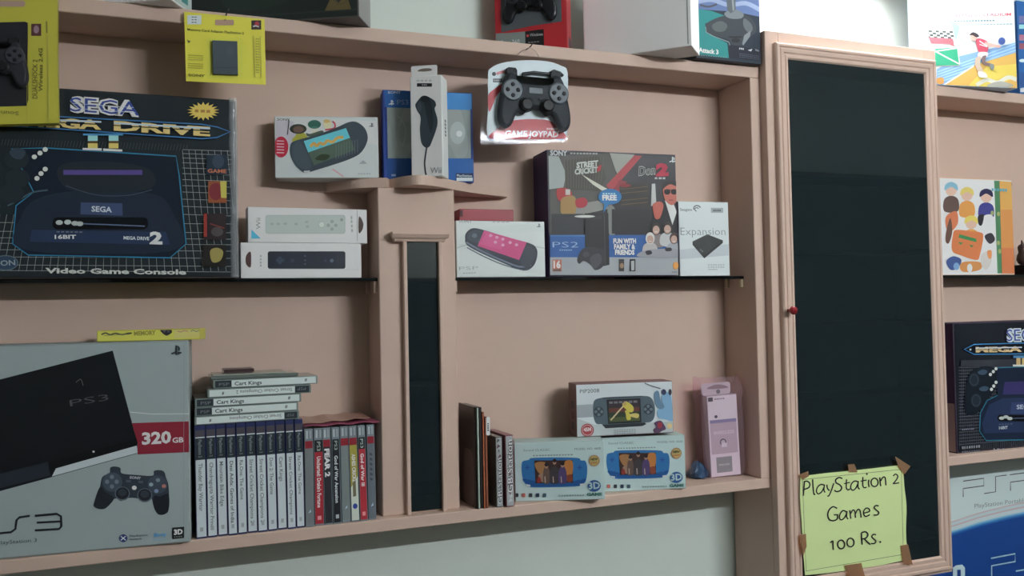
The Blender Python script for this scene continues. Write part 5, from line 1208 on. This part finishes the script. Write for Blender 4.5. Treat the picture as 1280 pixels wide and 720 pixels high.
A.blob([(100, 400), (118, 372), (200, 378), (262, 386), (282, 410), (262, 520), (240, 552), (150, 525), (95, 495)], (200, 112, 62)); A.poly([(138, 398), (240, 425), (240, 445), (134, 418)], (46, 122, 70)); A.poly([(132, 444), (162, 448), (145, 462)], (60, 120, 66)); A.poly([(198, 462), (224, 464), (210, 478)], (60, 120, 66))
A.blob([(60, 560), (100, 530), (150, 550), (130, 600), (85, 610)], (62, 84, 140)); A.blob([(150, 570), (210, 560), (270, 570), (262, 610), (180, 625), (145, 610)], (196, 130, 66)); A.blob([(270, 520), (320, 500), (330, 560), (300, 610), (270, 580)], (196, 190, 186)); A.blob([(305, 500), (330, 495), (330, 540), (312, 540)], (206, 130, 70)); A.ell(200, 600, 16, 26, (214, 212, 206)); A.ell(120, 590, 18, 22, (110, 150, 190))
for x, y in ((335, 270), (372, 276), (372, 450), (380, 500)): A.ell(x, y, 10, 14, (150, 160, 96), 10)
A.scribble(332, 130, 428, 134, (90, 160, 176), 6, 16); A.line([(452, 92), (453, 108)], 4, (90, 60, 50))
mb.build('front_panel', t)
# owl like ornament and small dark stand on the glass shelf
c = onY(1281, 340, .060); t = thing('ornament', 'small dark eared ornament on a black stand, at the edge of the right glass shelf', 'ornament', (c.x + .012, .07, GZ1))
DK = mat((58, 42, 40), .4, .6)
mb = MB(); mb.box(c.x - .010, c.x + .040, .05, .09, GZ1, GZ1 + .027, mat((20, 18, 24), .25, .6), .002); mb.build('stand', t)
mb = MB(); rg = []
for zz, r in ((.0272, .012), (.032, .019), (.042, .023), (.052, .021), (.06, .017), (.066, .018), (.074, .019), (.080, .015), (.083, .006)):
    rg.append([(c.x + .015 + r * math.cos(2 * PI * k / 20), .07 + r * .8 * math.sin(2 * PI * k / 20), GZ1 + zz) for k in range(20)])
mb.loft(rg, DK); mb.build('figurine', t)
for sx in (-1, 1):
    mb = MB(); mb.loft([[(c.x + .015 + sx * .011 + .006 * math.cos(2 * PI * k / 8), .066 + .005 * math.sin(2 * PI * k / 8), GZ1 + .076) for k in range(8)], [(c.x + .015 + sx * .015 + .001 * math.cos(2 * PI * k / 8), .066 + .001 * math.sin(2 * PI * k / 8), GZ1 + .092) for k in range(8)]], DK); mb.build('ear', t)

# second big console carton on the lower board
KS = .55
t, f = carton('console_box', 'glossy black game console carton with a purple side, on the right bay\'s lower board', 'box', (1196.5, 571), (1330, 556), (1198.5, 403.5), Z_BU + .003, .085, .026, .020, (36, 28, 44), K=KS, bevel=.003)
mb, A = panel(t, f, mat((20, 23, 32), .2, KS, coat=.4), K=KS, rough=.25, m=.003); A.at(1180, 395, 3.89)
for k in range(26): A.line([(72, 250 + k * 15), (560, 245 + k * 13.6)], 2, (86, 90, 100))
for k in range(56): A.line([(74 + k * 9, 645), (74 + k * 9 + (300 - k * 9) * .04, 250)], 1.4, (70, 74, 84))
A.poly([(78, 215), (560, 205), (560, 246), (76, 246)], (44, 46, 54)); A.blob([(110, 300), (150, 255), (220, 245), (268, 280), (262, 330), (220, 390), (180, 450), (140, 480), (100, 470), (95, 400)], (19, 25, 34))
A.poly([(250, 252), (560, 240), (560, 600), (200, 605), (168, 560), (172, 470), (205, 410), (255, 385)], (21, 30, 48)); A.line([(250, 252), (560, 240)], 4, (30, 100, 126)); A.line([(255, 385), (205, 410), (172, 470), (168, 560), (200, 605), (560, 598)], 5, (26, 92, 112))
A.poly([(290, 320), (560, 312), (560, 376), (280, 382)], (44, 40, 84)); A.poly([(215, 430), (280, 400), (560, 392), (560, 560), (190, 570), (180, 520)], (30, 42, 70)); A.poly([(322, 420), (470, 414), (470, 470), (318, 474)], (40, 52, 86)); A.text('SEGA', (348, 452), (430, 449), 20, (140, 150, 164), .03)
A.poly(rrect(255, 480, 520, 512, 14), (8, 10, 18)); 
for x, y in ((275, 496), (296, 490), (315, 498)): A.ell(x, y, 13, 8, (150, 156, 152))
A.line([(330, 497), (500, 493)], 3, (80, 92, 116)); A.text('16BIT', (262, 550), (305, 548), 14, (150, 158, 164), .03); A.scribble(262, 526, 330, 524, (70, 80, 100), 5, 4)
for x, y in ((220, 284), (234, 270), (247, 256), (225, 356), (236, 340), (247, 322)): A.ell(x, y, 7.5, 8, (176, 180, 176), 12)
for x, y in ((183, 272), (190, 352)): A.blob([(x - 25, y), (x, y - 12), (x + 22, y - 4), (x + 10, y + 12), (x - 15, y + 12)], (44, 62, 80))
for x, y in ((140, 310), (150, 410)): A.ell(x, y, 26, 34, (28, 36, 46)); A.ring(x, y, 20, 26, 3, (46, 56, 66))
A.poly([(92, 162), (140, 138), (560, 126), (560, 182), (140, 186)], (14, 18, 28)); A.line([(560, 126), (140, 138), (92, 162), (140, 186), (560, 182)], 5, (44, 110, 160)); A.ell(122, 163, 5, 5, (170, 176, 176), 8)
A.text('MEGA', (148, 176), (372, 172), 24, (190, 164, 116), .05); A.line([(148, 156), (372, 152)], 6, (160, 170, 180)); A.line([(148, 164), (372, 160)], 2.5, (16, 18, 26)); A.text('DRIVE', (400, 172), (560, 168), 24, (190, 164, 116), .05)
for w, cc in ((.075, (176, 186, 192)), (0., (52, 64, 130))): A.text('SEGA', (298, 122), (470, 117), 56, cc, w)
A.rect(330, 192, 395, 204, (60, 110, 150)); A.rect(345, 204, 365, 244, (178, 150, 96)); A.rect(372, 204, 392, 244, (178, 150, 96)); A.rect(328, 236, 395, 245, (180, 184, 176))
A.text('Video Game Console', (232, 660), (560, 650), 16, (150, 154, 156), .03); A.scribble(80, 552, 140, 548, (96, 102, 110), 6, 6); A.scribble(80, 640, 170, 632, (110, 116, 122), 8, 12); A.scribble(80, 662, 170, 655, (90, 96, 102), 8, 10)
mb.build('front_panel', t)
g = side_face(f, True); mb = MB(); B = Art(g, mb, K=KS); B.uvm = True; W, H = g.W, g.H
B.uvpoly([(.003, H * .38), (W - .003, H * .38), (W - .003, H - .003), (.003, H - .003)], (42, 26, 56)); B.uvpoly([(.003, .003), (W - .003, .003), (W - .003, H * .38), (.003, H * .38)], (120, 104, 106)); B.uvpoly(ell(W * .55, H * .78, W * .18, .012, 14), (150, 150, 160)); B.uvpoly(ell(W * .6, H * .9, W * .14, .008, 14), (62, 50, 74)); B.uvpoly([(W * .4, H * .5), (W * .7, H * .5), (W * .7, H * .58), (W * .4, H * .58)], (66, 56, 78)); mb.build('side_panel', t)

# poster on the wall below the right bay
py = D_WALL - .0022; f = Face((0, py, 0), (1, 0, 0), (0, 0, 1)); A0 = Art(f, MB()).at(1140, 560, 4.5)
KQ = .6; x0, x1 = 1.60, 2.9; zt_, zb_ = Z_BL - .012, ZC - 1.15
t = thing('poster', 'blue and white handheld console poster on the wall beneath the right bay', 'poster', ((x0 + x1) / 2, py, zb_))
mb = MB(); mb.box(x0, x1, py - .0005, py + .0008, zb_, zt_, mat((176, 196, 198), .35, KQ))
A = Art(f, mb, h=.0008, K=KQ, rough=.3).at(1140, 560, 4.5)
arc = [(-700, 740), (-300, 640), (0, 530), (236, 462), (400, 410), (640, 355), (900, 318), (1300, 300)]
for off, cc in ((-54, (186, 172, 176)), (-46, (178, 196, 200)), (-30, (186, 166, 170)), (-22, (182, 198, 204)), (0, (120, 176, 206)), (8, (66, 136, 186)), (16, (30, 96, 158)), (26, (16, 62, 132))):
    A.poly([(x, y + off) for x, y in smooth(arc, 5, False)] + [(1300, 1600), (-700, 1600)], cc)
DKP = (58, 66, 66)
A.line([(286, 275), (286, 228), (402, 212), (402, 170), (286, 186)], 5, DKP); A.line([(404, 256), (468, 246), (468, 160), (530, 152)], 5, DKP); A.line([(552, 240), (552, 192), (670, 176), (670, 134), (548, 150)], 5, DKP)
A.text('PlayStation Portable', (350, 338), (640, 302), 24, (120, 126, 128), -.008)
LBP = (150, 184, 196)
A.line([(446, 760), (446, 662), (578, 638), (578, 594), (442, 620)], 8, LBP); A.line([(582, 692), (700, 672)], 8, LBP)
A.text('Play', (150, 790), (290, 770), 110, (176, 200, 206), .05) if 0 else A.poly([(228, 800), (228, 672), (245, 660), (280, 655), (296, 672), (296, 800), (272, 800), (272, 684), (252, 684), (252, 800)], (176, 200, 206))
mb.build('sheet', t)

# ================================================================== lamps
def tube_lamp(label, x0, x1, y, z, wall_y, strength, rgb):
    t = thing('tube_light', label, 'lamp', ((x0 + x1) / 2, wall_y, z))
    s = 1 if wall_y > y else -1
    mb = MB(); mb.box(x0 - .03, x1 + .03, min(wall_y, y + s * .022), max(wall_y, y + s * .022), z - .02, z + .02, mat((190, 194, 190), .5), .002); mb.build('batten', t)
    for x in (x0 - .02, x1): 
        mb = MB(); mb.box(x, x + .02, y - .012, y + .024 if s > 0 else y + .012, z - .012, z + .012, mat((190, 194, 190), .5), .001) if s > 0 else mb.box(x, x + .02, y - .024, y + .012, z - .012, z + .012, mat((190, 194, 190), .5), .001); mb.build('lamp_holder', t)
    mb = MB(); mb.tube([(x0, y, z), (x1, y, z)], .013, emit('tube_glow_%d' % int(strength), rgb, strength), 16); mb.build('tube', t)
tube_lamp('long fluorescent tube light high on the shop front wall', 1.2, 2.4, RY0 + .055, ZC + .90, RY0, 420, (.95, .97, 1.0))
tube_lamp('fluorescent tube light on the back wall above the dark glass door', 1.26, 1.88, -.045, ZC + .84, D_WALL, 115, (1, .98, .98))

w = bpy.data.worlds.new('world'); SC.world = w; w.use_nodes = True
w.node_tree.nodes['Background'].inputs[0].default_value = (.9, 1, .96, 1)
w.node_tree.nodes['Background'].inputs[1].default_value = .05
